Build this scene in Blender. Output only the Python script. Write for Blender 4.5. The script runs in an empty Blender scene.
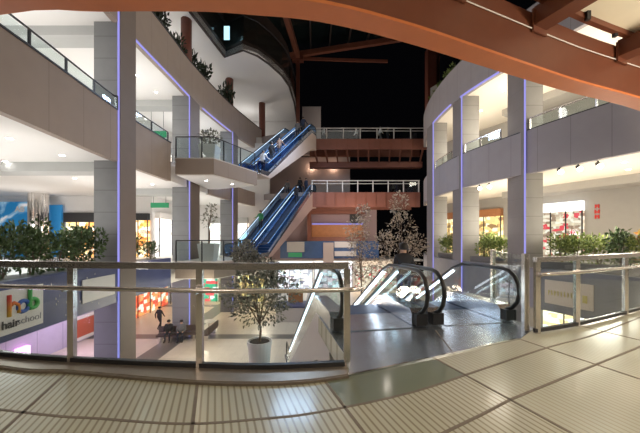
import bpy, bmesh, math, random
from mathutils import Vector, Matrix
random.seed(7)
S = bpy.context.scene
C = S.collection
PI = math.pi
G = -5.0        # lower hall floor

# ------------------------------------------------------------------ materials
def nodes(name):
    m = bpy.data.materials.new(name); m.use_nodes = True
    nt = m.node_tree; nt.nodes.clear()
    return m, nt, nt.nodes.new('ShaderNodeOutputMaterial')

def N(nt, typ, **kw):
    n = nt.nodes.new(typ)
    for k, v in kw.items():
        if k.startswith('i_'): n.inputs[k[2:].replace('_', ' ')].default_value = v
        else: setattr(n, k, v)
    return n

def math_(nt, op, a, b=None):
    n = N(nt, 'ShaderNodeMath', operation=op)
    for i, v in enumerate((a, b)):
        if v is None: continue
        if isinstance(v, (int, float)): n.inputs[i].default_value = v
        else: nt.links.new(v, n.inputs[i])
    return n.outputs[0]

def mixc(nt, fac, a, b):
    n = N(nt, 'ShaderNodeMix', data_type='RGBA')
    for i, v in ((0, fac), (6, a), (7, b)):
        if isinstance(v, (int, float)): n.inputs[i].default_value = v
        elif isinstance(v, (tuple, list)): n.inputs[i].default_value = (*v[:3], 1)
        else: nt.links.new(v, n.inputs[i])
    return n.outputs[2]

def mat(name, col, rough=.6, metal=0., var=.12, scale=3., bump=0., coat=0., emit=None, joint=None, jcol=None, spec=.5):
    """principled with noise variation; joint=(axis, period, width) draws panel joints in object space"""
    m, nt, out = nodes(name)
    p = N(nt, 'ShaderNodeBsdfPrincipled')
    p.inputs['Roughness'].default_value = rough; p.inputs['Metallic'].default_value = metal
    p.inputs['Coat Weight'].default_value = coat; p.inputs['Coat Roughness'].default_value = .12
    p.inputs['Specular IOR Level'].default_value = spec
    tc = N(nt, 'ShaderNodeTexCoord')
    no = N(nt, 'ShaderNodeTexNoise'); no.inputs['Scale'].default_value = scale; no.inputs['Detail'].default_value = 5
    nt.links.new(tc.outputs['Object'], no.inputs['Vector'])
    lo = tuple(c * (1 - var) for c in col); hi = tuple(min(1, c * (1 + var)) for c in col)
    c = mixc(nt, no.outputs['Fac'], lo, hi)
    if joint:
        sx = N(nt, 'ShaderNodeSeparateXYZ'); nt.links.new(tc.outputs['Object'], sx.inputs[0])
        for ax, per, w in joint:
            f = math_(nt, 'LESS_THAN', math_(nt, 'FRACT', math_(nt, 'DIVIDE', sx.outputs[ax], per)), w / per)
            c = mixc(nt, f, c, jcol or tuple(x * .6 for x in col))
    nt.links.new(c, p.inputs['Base Color'])
    if bump:
        b = N(nt, 'ShaderNodeBump'); b.inputs['Strength'].default_value = bump; b.inputs['Distance'].default_value = .02
        nt.links.new(no.outputs['Fac'], b.inputs['Height']); nt.links.new(b.outputs[0], p.inputs['Normal'])
    if emit:
        p.inputs['Emission Color'].default_value = (*emit[:3], 1); p.inputs['Emission Strength'].default_value = emit[3]
    nt.links.new(p.outputs[0], out.inputs[0])
    return m

def emis(name, col, st):
    m, nt, out = nodes(name)
    e = N(nt, 'ShaderNodeEmission'); e.inputs[0].default_value = (*col, 1); e.inputs[1].default_value = st
    nt.links.new(e.outputs[0], out.inputs[0])
    return m

def shopglow(name, cols, st, scale=2.2):
    """lit shop interior: blocks of goods on shelves, glowing"""
    m, nt, out = nodes(name)
    tc = N(nt, 'ShaderNodeTexCoord')
    mp = N(nt, 'ShaderNodeMapping'); mp.inputs['Scale'].default_value = (1, 1, 1.5)
    nt.links.new(tc.outputs['Object'], mp.inputs[0])
    v = N(nt, 'ShaderNodeTexVoronoi', distance='CHEBYCHEV'); v.inputs['Scale'].default_value = scale
    v.inputs['Randomness'].default_value = .7
    nt.links.new(mp.outputs[0], v.inputs['Vector'])
    sp = N(nt, 'ShaderNodeSeparateColor'); nt.links.new(v.outputs['Color'], sp.inputs[0])
    r = N(nt, 'ShaderNodeValToRGB'); r.color_ramp.interpolation = 'CONSTANT'
    while len(r.color_ramp.elements) < len(cols): r.color_ramp.elements.new(.5)
    for i, cc in enumerate(cols):
        r.color_ramp.elements[i].position = i / len(cols); r.color_ramp.elements[i].color = (*cc, 1)
    nt.links.new(sp.outputs[0], r.inputs[0])
    e = N(nt, 'ShaderNodeEmission'); e.inputs[1].default_value = st
    nt.links.new(r.outputs[0], e.inputs[0]); nt.links.new(e.outputs[0], out.inputs[0])
    return m

def glass(name, tint=(.9, .95, .95), refl=1.0, rough=.02):
    m, nt, out = nodes(name)
    t = N(nt, 'ShaderNodeBsdfTransparent'); t.inputs[0].default_value = (*tint, 1)
    g = N(nt, 'ShaderNodeBsdfGlossy'); g.inputs['Roughness'].default_value = rough
    f = N(nt, 'ShaderNodeLayerWeight'); f.inputs[0].default_value = .5
    k = math_(nt, 'MULTIPLY', math_(nt, 'ADD', math_(nt, 'MULTIPLY', math_(nt, 'POWER', f.outputs['Facing'], 5.), .8), .035), refl)
    mx = N(nt, 'ShaderNodeMixShader')
    nt.links.new(k, mx.inputs[0]); nt.links.new(t.outputs[0], mx.inputs[1]); nt.links.new(g.outputs[0], mx.inputs[2])
    nt.links.new(mx.outputs[0], out.inputs[0])
    return m

def leafmat(name, a, b):
    m, nt, out = nodes(name)
    p = N(nt, 'ShaderNodeBsdfPrincipled'); p.inputs['Roughness'].default_value = .55
    tc = N(nt, 'ShaderNodeTexCoord')
    no = N(nt, 'ShaderNodeTexNoise'); no.inputs['Scale'].default_value = 5
    nt.links.new(tc.outputs['Object'], no.inputs['Vector'])
    r = N(nt, 'ShaderNodeValToRGB')
    r.color_ramp.elements[0].position = .35; r.color_ramp.elements[0].color = (*a, 1)
    r.color_ramp.elements[1].position = .65; r.color_ramp.elements[1].color = (*b, 1)
    nt.links.new(no.outputs['Fac'], r.inputs[0]); nt.links.new(r.outputs[0], p.inputs['Base Color'])
    nt.links.new(p.outputs[0], out.inputs[0])
    return m

def floor_material():
    """frosted glass floor: fine dark anti-slip ribs running out towards the atrium"""
    m, nt, out = nodes('ribbed_glass_floor')
    p = N(nt, 'ShaderNodeBsdfPrincipled')
    g = N(nt, 'ShaderNodeTexCoord'); s = N(nt, 'ShaderNodeSeparateXYZ'); nt.links.new(g.outputs['Object'], s.inputs[0])
    a = math_(nt, 'ADD', s.outputs[0], math_(nt, 'MULTIPLY', s.outputs[1], .35))
    fr = math_(nt, 'FRACT', math_(nt, 'DIVIDE', a, .064))
    tri = math_(nt, 'ABSOLUTE', math_(nt, 'SUBTRACT', fr, .5))
    f = N(nt, 'ShaderNodeMapRange', interpolation_type='SMOOTHSTEP'); nt.links.new(tri, f.inputs[0])
    f.inputs[1].default_value = .26; f.inputs[2].default_value = .46
    no = N(nt, 'ShaderNodeTexNoise'); no.inputs['Scale'].default_value = 1.1; no.inputs['Detail'].default_value = 6
    nt.links.new(g.outputs['Object'], no.inputs['Vector'])
    base = mixc(nt, no.outputs['Fac'], (.36, .36, .26), (.49, .465, .36))
    rib = mixc(nt, no.outputs['Fac'], (.17, .14, .08), (.27, .225, .145))
    w1 = N(nt, 'ShaderNodeMapRange'); nt.links.new(a, w1.inputs[0]); w1.inputs[1].default_value = 2.73; w1.inputs[2].default_value = 2.75; w1.inputs[3].default_value = 1.; w1.inputs[4].default_value = .45  # fainter ribs on the right: washing-out by glare put into the colour
    c = mixc(nt, math_(nt, 'MULTIPLY', f.outputs[0], w1.outputs[0]), base, rib)
    nt.links.new(c, p.inputs['Base Color'])
    p.inputs['Roughness'].default_value = .42
    p.inputs['Coat Weight'].default_value = .55; p.inputs['Coat Roughness'].default_value = .16
    b = N(nt, 'ShaderNodeBump'); b.inputs['Strength'].default_value = .25; b.inputs['Distance'].default_value = .003; b.invert = True
    nt.links.new(f.outputs[0], b.inputs['Height']); nt.links.new(b.outputs[0], p.inputs['Normal'])
    nt.links.new(p.outputs[0], out.inputs[0])
    return m

def ground_material():
    m, nt, out = nodes('polished_hall_tiles')
    p = N(nt, 'ShaderNodeBsdfPrincipled')
    g = N(nt, 'ShaderNodeTexCoord'); s = N(nt, 'ShaderNodeSeparateXYZ'); nt.links.new(g.outputs['Object'], s.inputs[0])
    def band(o, c, per, w):
        fr = math_(nt, 'FRACT', math_(nt, 'DIVIDE', math_(nt, 'SUBTRACT', o, c - w / 2), per))
        return math_(nt, 'LESS_THAN', fr, w / per)
    f = math_(nt, 'MAXIMUM', band(s.outputs[0], -9.3, 8.5, 1.3), band(s.outputs[1], 19.8, 9., .9))
    j = math_(nt, 'MAXIMUM', band(s.outputs[0], 0, .6, .012), band(s.outputs[1], 0, .6, .012))
    no = N(nt, 'ShaderNodeTexNoise'); no.inputs['Scale'].default_value = 1.5
    nt.links.new(g.outputs['Object'], no.inputs['Vector'])
    base = mixc(nt, no.outputs['Fac'], (.58, .50, .40), (.70, .61, .50))
    c = mixc(nt, f, mixc(nt, j, base, (.42, .38, .33)), (.15, .135, .125))
    nt.links.new(c, p.inputs['Base Color']); p.inputs['Roughness'].default_value = .3
    nt.links.new(p.outputs[0], out.inputs[0])
    return m

M = dict(
    railw=mat('pale_rail_paint', (.62, .60, .58), .5),
    floor=floor_material(), ground=ground_material(),
    col=mat('block_concrete', (.235, .24, .245), .75, var=.12, scale=2, bump=.15, joint=[(2, .95, .03)], jcol=(.16, .16, .165)),
    colr=mat('warm_block_concrete', (.32, .31, .29), .75, var=.12, scale=2, bump=.15, joint=[(2, .95, .03)], jcol=(.22, .21, .2)),
    fascia=mat('stone_parapet', (.36, .29, .245), .7, var=.08, scale=1.5, joint=[(1, 1.55, .03)], jcol=(.28, .225, .19)),
    fasciaR=mat('stone_parapet_lilac', (.36, .33, .345), .7, var=.08, scale=1.5, joint=[(1, 1.35, .03)], jcol=(.27, .245, .255)),
    fasciac=mat('brown_side_slab', (.22, .175, .15), .7, var=.08, scale=1.5, joint=[(2, .95, .02)], jcol=(.21, .17, .14)),
    fasciacr=mat('plum_side_slab', (.23, .205, .20), .7, var=.08, scale=1.5, joint=[(2, .95, .02)], jcol=(.2, .18, .175)),
    bluef=mat('speckled_blue_panel', (.05, .065, .17), .45, var=.25, scale=2),
    darkf=mat('dark_grey_panel', (.23, .225, .25), .5, var=.15, scale=2),
    soffit=mat('white_soffit', (.84, .83, .81), .8, var=.02, scale=1),
    soffitR=mat('cream_soffit', (.86, .80, .69), .8, var=.02, scale=1),
    greyb=mat('grey_ceiling_band', (.50, .51, .50), .8, var=.04),
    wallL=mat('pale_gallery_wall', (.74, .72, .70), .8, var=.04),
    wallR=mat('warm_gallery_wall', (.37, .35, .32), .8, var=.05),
    floorup=mat('gallery_floor', (.62, .58, .53), .35, var=.06),
    steel=mat('brushed_steel', (.74, .70, .67), .25, .88, var=.12, scale=8),
    steeld=mat('dark_steel_plate', (.50, .54, .60), .26, .92, var=.08, scale=1.5),
    chrome=mat('polished_steel', (.78, .76, .74), .12, 1., var=.05),
    iron=mat('dark_rail_metal', (.05, .05, .055), .45, .6, var=.2),
    ledge=mat('steel_ledge', (.33, .27, .22), .35, .7, var=.15, scale=10),
    joint=mat('floor_joint', (.17, .135, .10), .6, var=.3, scale=12),
    glass=glass('railing_glass'), glassd=glass('smoked_glass', (.86, .91, .91)),
    glassb=glass('blue_escalator_glass', (.55, .72, .92)),
    orange=mat('orange_painted_steel', (.56, .165, .05), .5, var=.1, scale=4),
    brown=mat('brown_and_shaded_steel', (.15, .046, .022), .5, var=.12, scale=4),
    canopy=mat('cream_canopy_panel', (.86, .80, .64), .6, var=.04),
    bridge=mat('red_bridge_steel', (.24, .09, .06), .55, var=.18, scale=2),
    bridged=mat('deep_red_bridge_steel', (.24, .085, .05), .55, var=.2, scale=2),
    deck=mat('bridge_deck', (.33, .30, .28), .7),
    redcol=mat('red_brown_round_post', (.17, .055, .035), .5, var=.15),
    darkroof=mat('dark_roof_steel', (.05, .035, .03), .6, var=.3),
    backw=mat('grey_render', (.34, .30, .29), .8, var=.1, scale=.8),
    truss=mat('stone_coloured_cladding', (.52, .42, .36), .6, var=.07, scale=1),
    trussp=mat('rose_cladding', (.45, .31, .27), .6, var=.08, scale=1),
    clad=mat('satin_cladding', (.62, .57, .60), .35, .3, var=.06),
    black=mat('black_rubber', (.012, .012, .014), .35, var=.2),
    step=mat('ribbed_steel_steps', (.10, .15, .25), .4, .5, var=.2, joint=[(0, .06, .02)], jcol=(.04, .06, .10)),
    deckmetal=mat('satin_steel_deck', (.66, .70, .78), .22, .95, var=.1, scale=6),
    pot=mat('white_planter', (.75, .73, .70), .5, var=.05), soil=mat('soil', (.035, .024, .017), .9, var=.3, scale=20),
    bark=mat('bark', (.17, .12, .085), .85, var=.25, scale=15, bump=.4),
    trough=mat('planter_stone', (.16, .15, .14), .8, var=.15, scale=6),
    leaf=leafmat('green_leaves', (.03, .06, .02), (.13, .20, .075)),
    leafy=leafmat('yellow_green_leaves', (.08, .13, .03), (.32, .38, .10)),
    leafd=leafmat('dark_leaves', (.008, .016, .007), (.03, .05, .02)),
    leafg=leafmat('grey_green_leaves', (.085, .095, .065), (.33, .32, .26)),
    leafc=leafmat('pale_dry_leaves', (.30, .24, .17), (.62, .52, .42)),
    leafo=leafmat('orange_leaves', (.45, .16, .04), (.50, .40, .08)),
    led=emis('violet_led', (.36, .34, .86), .6), ledw=emis('white_led', (.80, .90, 1.0), 5.), ledd=emis('soft_blue_led', (.62, .8, 1.0), 1.5),
    lamp=emis('lamp_disc', (1, .96, .9), 14.), lampw=emis('warm_lamp', (1, .9, .72), 18.),
    white=mat('white_sign_panel', (.74, .70, .66), .6, var=.02), cream=mat('cream_sign_panel', (.72, .60, .50), .6, var=.02),
    skin=mat('skin', (.50, .30, .21), .6), hair=mat('dark_hair', (.015, .011, .009), .5),
    coatk=mat('black_coat', (.018, .018, .022), .8), coatw=mat('white_shirt', (.62, .62, .64), .8), coatb=mat('brown_coat', (.19, .11, .075), .8),
    coatg=mat('green_top', (.05, .30, .13), .8), coatn=mat('navy_coat', (.03, .045, .09), .8), coatgr=mat('grey_coat', (.16, .16, .17), .8), jeans=mat('dark_trousers', (.025, .03, .045), .8), shoe=mat('shoe', (.02, .018, .016), .6),
    wood=mat('warm_wood', (.40, .17, .07), .5, var=.2, scale=6), red=mat('red_letter', (.65, .04, .03), .5), blackp=mat('black_panel', (.02, .02, .022), .5),
    green=mat('green_sign', (.03, .30, .13), .5, emit=(.05, .5, .22, .08)), blue=mat('blue_hoarding', (.02, .16, .36), .5, emit=(.02, .2, .45, .25)),
    redposter=mat('red_poster', (.45, .09, .05), .5), seat=mat('seat_cushion', (.09, .06, .055), .6), benchw=mat('white_bench', (.62, .6, .58), .5),
)

# ------------------------------------------------------------------ mesh helpers
class MB:
    def __init__(s): s.v = []; s.f = []; s.mi = []
    def add(s, vs, fs, mi=0):
        o = len(s.v); s.v += [tuple(v) for v in vs]; s.f += [tuple(i + o for i in f) for f in fs]; s.mi += [mi] * len(fs); return s
    def box(s, x0, x1, y0, y1, z0, z1, mi=0):
        v = [(x, y, z) for z in (z0, z1) for y in (y0, y1) for x in (x0, x1)]
        return s.add(v, [(0, 2, 3, 1), (4, 5, 7, 6), (0, 1, 5, 4), (2, 6, 7, 3), (0, 4, 6, 2), (1, 3, 7, 5)], mi)
    def beam(s, a, b, w, h, mi=0, up=(0, 0, 1)):
        """rectangular bar from a to b, w across, h along up (centred)"""
        a = Vector(a); b = Vector(b); d = (b - a).normalized(); up = Vector(up)
        r = d.cross(up)
        if r.length < 1e-5: r = Vector((1, 0, 0))
        r.normalize(); u = r.cross(d).normalized()
        v = []
        for p in (a, b):
            for i, j in ((-1, -1), (1, -1), (1, 1), (-1, 1)): v.append(p + r * (i * w / 2) + u * (j * h / 2))
        return s.add(v, [(3, 2, 1, 0), (4, 5, 6, 7), (0, 1, 5, 4), (1, 2, 6, 5), (2, 3, 7, 6), (3, 0, 4, 7)], mi)
    def prism(s, poly, z0, z1, mi=0):
        n = len(poly)
        ar = sum(poly[i][0] * poly[(i + 1) % n][1] - poly[(i + 1) % n][0] * poly[i][1] for i in range(n))
        if ar < 0: poly = poly[::-1]
        v = [(x, y, z0) for x, y in poly] + [(x, y, z1) for x, y in poly]
        f = [tuple(range(n - 1, -1, -1)), tuple(range(n, 2 * n))] + [(i, (i + 1) % n, n + (i + 1) % n, n + i) for i in range(n)]
        return s.add(v, f, mi)
    def extr(s, prof, x0, x1, mi=0):
        """profile in (y,z) extruded along x"""
        n = len(prof); v = [(x0, y, z) for y, z in prof] + [(x1, y, z) for y, z in prof]
        return s.add(v, [tuple(range(n)), tuple(range(2 * n - 1, n - 1, -1))] + [(i, n + i, n + (i + 1) % n, (i + 1) % n) for i in range(n)], mi)
    def strip(s, pa, pb, z0, z1, mi=0):
        """solid between two plan polylines of equal length"""
        n = len(pa); v = []
        for (a, b) in zip(pa, pb): v += [(a[0], a[1], z0), (b[0], b[1], z0), (b[0], b[1], z1), (a[0], a[1], z1)]
        f = [(0, 1, 2, 3), tuple(4 * (n - 1) + i for i in (3, 2, 1, 0))]
        for i in range(n - 1):
            o = 4 * i
            for k in range(4): f.append((o + k, o + 4 + k, o + 4 + (k + 1) % 4, o + (k + 1) % 4))
        return s.add(v, f, mi)
    def tube(s, pts, r, n=8, mi=0, closed=False, rr=None):
        pts = [Vector(p) for p in pts]; m = len(pts); v = []
        ref = None
        for i, p in enumerate(pts):
            if closed: d = pts[(i + 1) % m] - pts[i - 1]
            else: d = pts[min(i + 1, m - 1)] - pts[max(i - 1, 0)]
            d.normalize()
            if ref is None:
                ref = Vector((0, 0, 1)) if abs(d.z) < .9 else Vector((1, 0, 0))
                ref = (ref - d * ref.dot(d)).normalized()
            else: ref = (ref - d * ref.dot(d)).normalized()
            q = d.cross(ref); R = rr[i] if rr else r
            for k in range(n):
                a = 2 * PI * k / n; v.append(p + ref * (math.cos(a) * R) + q * (math.sin(a) * R))
        f = []
        for i in range(m if closed else m - 1):
            for k in range(n):
                f.append((i * n + k, i * n + (k + 1) % n, ((i + 1) % m) * n + (k + 1) % n, ((i + 1) % m) * n + k))
        if not closed: f += [tuple(range(n - 1, -1, -1)), tuple((m - 1) * n + k for k in range(n))]
        return s.add(v, f, mi)
    def lathe(s, prof, cx=0, cy=0, n=20, mi=0):
        v = []; m = len(prof)
        for r, z in prof:
            for k in range(n): v.append((cx + r * math.cos(2 * PI * k / n), cy + r * math.sin(2 * PI * k / n), z))
        f = [(i * n + k, i * n + (k + 1) % n, (i + 1) * n + (k + 1) % n, (i + 1) * n + k) for i in range(m - 1) for k in range(n)]
        f += [tuple(range(n - 1, -1, -1)), tuple((m - 1) * n + k for k in range(n))]
        return s.add(v, f, mi)
    def leaf(s, p, d, L, w, mi=0):
        d = Vector(d).normalized(); q = d.cross(Vector((random.uniform(-1, 1), random.uniform(-1, 1), random.uniform(-1, 1))))
        if q.length < 1e-3: q = Vector((1, 0, 0))
        q.normalize(); p = Vector(p); u = q.cross(d) * (w * .25)
        return s.add([p, p + d * L * .5 + q * w * .5 + u, p + d * L, p + d * L * .5 - q * w * .5 + u], [(0, 1, 2), (0, 2, 3)], mi)
    def build(s, name, m, parent=None, smooth=False, org=None):
        me = bpy.data.meshes.new(name)
        o = bpy.data.objects.new(name, me); C.objects.link(o)
        off = Vector((0, 0, 0))
        if org is not None: off = Vector(org); o.location = off
        elif parent is not None and rootof(parent).get('_w'): off = wloc(parent)
        me.from_pydata([tuple(Vector(v) - off) for v in s.v], [], s.f)
        for mm in (m if isinstance(m, (list, tuple)) else [m]): me.materials.append(mm)
        for p, i in zip(me.polygons, s.mi): p.material_index = i
        bm = bmesh.new(); bm.from_mesh(me); bmesh.ops.recalc_face_normals(bm, faces=bm.faces); bm.to_mesh(me); bm.free()
        if smooth:
            for p in me.polygons: p.use_smooth = True
        if parent is not None: o.parent = parent
        return o

def rootof(o):
    while o.parent: o = o.parent
    return o
def wloc(o):
    v = Vector(o.location)
    while o.parent: o = o.parent; v += Vector(o.location)
    return v

def tag(o, label, cat, group=None, kind=None):
    o['label'] = label; o['category'] = cat
    if group: o['group'] = group
    if kind: o['kind'] = kind
    return o
def thing(name, label, cat, loc=(0, 0, 0), group=None, rz=0, world=True):
    """Empty at a thing's base. world=True: parts are given in world coordinates."""
    o = bpy.data.objects.new(name, None); C.objects.link(o); o.location = loc; o.rotation_euler = (0, 0, rz)
    o.empty_display_size = .2
    if world: o['_w'] = 1
    return tag(o, label, cat, group)
def struct(name, mb, m, smooth=False):
    o = mb.build(name, m, smooth=smooth); o['kind'] = 'structure'; return o
def part(mb, name, m, parent, smooth=False):
    return mb.build(name, m, parent, smooth)
def dup(root, loc=None, rz=None, label=None, group=None, scale=None):
    r = root.copy(); C.objects.link(r)
    if loc is not None: r.location = loc
    if rz is not None: r.rotation_euler = (0, 0, rz)
    if scale is not None: r.scale = scale if hasattr(scale, '__len__') else (scale,) * 3
    if label: r['label'] = label
    if group: r['group'] = group
    for ch in list(root.children):
        c = ch.copy(); C.objects.link(c); c.parent = r
        for g in list(ch.children):
            d = g.copy(); C.objects.link(d); d.parent = c
    return r

def text_mesh(s, size, name, m, parent, loc, rot, bold=0., extrude=.006, sx=1., col=None):
    cu = bpy.data.curves.new(name, 'FONT'); cu.body = s; cu.size = size; cu.extrude = extrude; cu.offset = bold
    cu.align_x = 'CENTER'; cu.align_y = 'CENTER'
    t = bpy.data.objects.new('tmp', cu); C.objects.link(t)
    bpy.context.view_layer.update()
    me = bpy.data.meshes.new_from_object(t.evaluated_get(bpy.context.evaluated_depsgraph_get()))
    bpy.data.objects.remove(t)
    me.materials.clear(); me.materials.append(m)
    o = bpy.data.objects.new(name, me); C.objects.link(o); o.parent = parent
    off = wloc(parent) if rootof(parent).get('_w') else Vector((0, 0, 0))
    o.location = Vector(loc) - off; o.rotation_euler = rot; o.scale = (sx, 1, 1)
    return o

# ------------------------------------------------------------------ plan curves
def smooth(pts, k=6):
    out = []
    P = [Vector(p) for p in pts]
    for i in range(len(P) - 1):
        p0 = P[max(i - 1, 0)]; p1 = P[i]; p2 = P[i + 1]; p3 = P[min(i + 2, len(P) - 1)]
        for j in range(k):
            t = j / k
            out.append(.5 * ((2 * p1) + (p2 - p0) * t + (2 * p0 - 5 * p1 + 4 * p2 - p3) * t * t + (3 * p1 - p0 - 3 * p2 + p3) * t ** 3))
    out.append(P[-1]); return [tuple(p) for p in out]
def offs(pl, d):
    """offset a plan polyline to its left by d"""
    out = []
    for i, p in enumerate(pl):
        a = Vector(pl[max(i - 1, 0)]); b = Vector(pl[min(i + 1, len(pl) - 1)])
        t = (b - a).normalized(); out.append((p[0] - t.y * d, p[1] + t.x * d))
    return out
def at_y(pl, y):
    for a, b in zip(pl, pl[1:]):
        if a[1] <= y <= b[1]: return a[0] + (b[0] - a[0]) * (y - a[1]) / (b[1] - a[1])
    return pl[-1][0] if y > pl[-1][1] else pl[0][0]
def clip_y(pl, y0, y1):
    return [(at_y(pl, y0), y0)] + [p for p in pl if y0 < p[1] < y1] + [(at_y(pl, y1), y1)]
FL = smooth([(-8.15, 2.), (-8.3, 7.7), (-8.7, 12.9), (-8.65, 17.4), (-8.55, 20.8), (-7.75, 26.7), (-6.2, 33.)])
FR = smooth([(15.9, 2.5), (13.6, 7.8), (12.15, 11.4), (10.57, 15.46), (9.3, 20.0), (9.2, 24.5), (9.75, 28.), (10.7, 31.)])

# ------------------------------------------------------------------ setting: floors, slabs, parapets, walls
struct('floor_ground', MB().box(-32, 30, 1.5, 46, G - .3, G), M['ground'])
WR = [(24, 5), (21, 12), (15, 24), (13, 28), (11.4, 31)]     # back wall of the right-hand galleries
LW = [(-30, 24), (-13.4, 24), (-13.4, 31), (-5.2, 31)]
for lev, nm in ((0, 'entrance'), (6, 'middle'), (12, 'upper'), (18, 'roof')):
    fl = offs(clip_y(FL, 2.1, 31), .12); fr = offs(clip_y(FR, 2.6, 30.8), -.12)
    if lev == 18: break
    top = lev
    struct('ceiling_left_' + nm, MB().prism(fl + [(-30, 31), (-30, 2.1)], lev - 1.15, lev - .1), M['soffit'])
    struct('floor_left_' + nm, MB().prism(fl + [(-30, 31), (-30, 2.1)], lev - .1, lev), M['floorup'])
    struct('ceiling_right_' + nm, MB().prism(fr + WR[::-1], lev - 1.15, lev - .1), M['soffitR'])
    struct('floor_right_' + nm, MB().prism(fr + WR[::-1], lev - .1, lev), M['floorup'])
# top storey slab on the left bulges out towards the atrium
TOP = [(-8.9, 10), (-8.75, 15), (-8.7, 20.4), (-7.96, 25.4), (-6.3, 24.4), (-5.2, 25.2), (-4.4, 26.4), (-3.5, 28.3), (-3.0, 30.3), (-2.8, 34.1), (-2.9, 39.4)]
struct('ceiling_left_roof', MB().prism(TOP + [(-24, 39.4), (-24, 10)], 16.85, 17.3), M['soffit'])
# back walls
def wallrun(name, pl, t, z0, z1, m):
    return struct(name, MB().strip(pl, offs(pl, t), z0, z1), m)
struct('wall_left_ground_end', MB().box(-15.1, -5.2, 31.0, 31.25, G, -.6), M['wallL'])
wallrun('wall_left_gallery', LW, .25, -.6, 11.3, M['wallL'])
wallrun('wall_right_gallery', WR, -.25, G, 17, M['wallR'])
struct('wall_left_end', MB().box(-30.3, -30, 2, 24, G, 17), M['wallL'])
struct('wall_left_ground', MB().box(-15.4, -15.1, 6, 30.9, G, -1.2), mat('mauve_shop_wall', (.42, .37, .47), .6, joint=[(1, 1.6, .04)]))
def fascia(name, pl, t, z0, z1, m, capm=None):
    o = struct(name, MB().strip(pl, offs(pl, t), z0, z1), m)
    if capm: 
        MB().strip(offs(pl, -.03), offs(pl, t + .03 if t > 0 else t - .03), z1, z1 + .06).build('coping', capm, o)
    return o
f6 = fascia('wall_left_middle_parapet', clip_y(FL, 2.1, 17.4), .25, 4.8, 7.0, M['fascia'], M['iron'])
f12 = fascia('wall_left_upper_parapet', clip_y(FL, 2.1, 32.5), .25, 10.8, 13.2, M['fascia'], M['iron'])
f0 = fascia('wall_left_entrance_parapet', clip_y(FL, 2.1, 17.4), .25, -1.25, .35, M['bluef'])
fascia('wall_left_middle_edge', clip_y(FL, 22.6, 31), .25, 4.8, 6.2, M['fascia'])
g6 = fascia('wall_right_middle_parapet', clip_y(FR, 2.6, 30.8), -.25, 4.8, 7.0, M['fasciaR'], M['iron'])
g12 = fascia('wall_right_upper_parapet', clip_y(FR, 2.6, 30.8), -.25, 10.8, 13.2, M['fasciaR'], M['iron'])
g0 = fascia('wall_right_entrance_parapet', clip_y(FR, 2.6, 30.8), -.25, -2.0, .0, M['darkf'])
# violet led lines under the slab edges
for pr, pl, d in ((f12, clip_y(FL, 14.1, 19.8), -.05), (f12, clip_y(FL, 21.6, 26.3), -.05)):
    MB().strip(offs(pl, -.005), offs(pl, d), 10.78, 10.88).build('led_strip', M['led'], pr)
for pl in (clip_y(FR, 16.9, 19.9), clip_y(FR, 21., 24.4)):
    MB().strip(offs(pl, .005), offs(pl, .05), 10.78, 10.88).build('led_strip', M['led'], g12)
# small white speckles on the blue parapet
sp = MB()
for i in range(46):
    y = random.uniform(5.5, 12.6); x = at_y(FL, y); z = random.uniform(-1.15, .2); r = random.uniform(.010, .022)
    sp.box(x, x + .012, y - r * .5, y + r * .5, z - r * 1.6, z + r * 1.6)
sp.build('speckle', M['white'], f0)['kind'] = 'stuff'
# crossbeams of the left soffits at the columns
n = 1
for z in (4.85, 10.85):
    for y in (13.2, 20.3):
        struct('trim_%d' % n, MB().box(-24 if y < 20 else -15.3, -9.7, y, y + .9, z - .42, z + .02), M['greyb']); n += 1
for z in (4.85, 10.85):
    pl = [(22.6, 6.6), (20.4, 11.2), (14.7, 22.6)]
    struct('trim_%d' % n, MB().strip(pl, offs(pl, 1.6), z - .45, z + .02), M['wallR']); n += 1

# columns
def column(label, x0, x1, y0, y1, led_x, z1, group, face):
    t = thing('concrete_column', label, 'column', ((x0 + x1) / 2, (y0 + y1) / 2, G), group)
    part(MB().box(x0, x1 - .04, y0, y1, G, z1), 'shaft', M['col'], t)
    part(MB().box(x1 - .039, x1, y0 + .001, y1, G, z1), 'side_slab', M['fasciac'], t)  # thin slab on the atrium face, darker than the shaft
    s = part(MB().box(led_x - .03, led_x + .03, y0 - .05, y0 - .002, G + .05, z1 - .05), 'led_strip', M['led'], t)
    return t
column('grey block column beside the blue sign panels, first in the left row', -9.76, -8.62, 12.95, 14.05, -8.68, 13.0, 'left row of columns', 0)
column('grey block column in front of the small balcony, second in the left row', -9.7, -8.5, 19.7, 21.2, -8.56, 10.84, 'left row of columns', 0)
column('grey block column beside the far escalators, third in the left row', -8.75, -7.55, 26.3, 27.6, -7.65, 10.84, 'left row of columns', 0)
def column_r(label, xl, xr, y0, y1, group, z1=10.84):
    t = thing('concrete_column', label, 'column', ((xl + xr) / 2, (y0 + y1) / 2, G), group)
    part(MB().box(xl + .04, xr, y0, y1, G, z1), 'shaft', M['colr'], t)
    part(MB().box(xl, xl + .039, y0 + .001, y1, G, z1), 'side_slab', M['fasciacr'], t)  # thin atrium-side slab, darker than the shaft
    part(MB().box(xl - .03, xl + .035, y0 - .05, y0 - .002, G + .05, z1 - .05), 'led_strip', M['led'], t)
column_r('grey block column behind the glass beside the escalator landing, widest on the right side', 10.5, 11.45, 15.40, 16.8, 'right row of columns', 13)
column_r('grey block column between two green hedges, second in the right row', 9.29, 10.45, 19.7, 21.0, 'right row of columns')
column_r('grey block column nearest the red bridges at the curved end of the right building', 9.16, 10.3, 24.3, 25.7, 'right row of columns')

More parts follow.
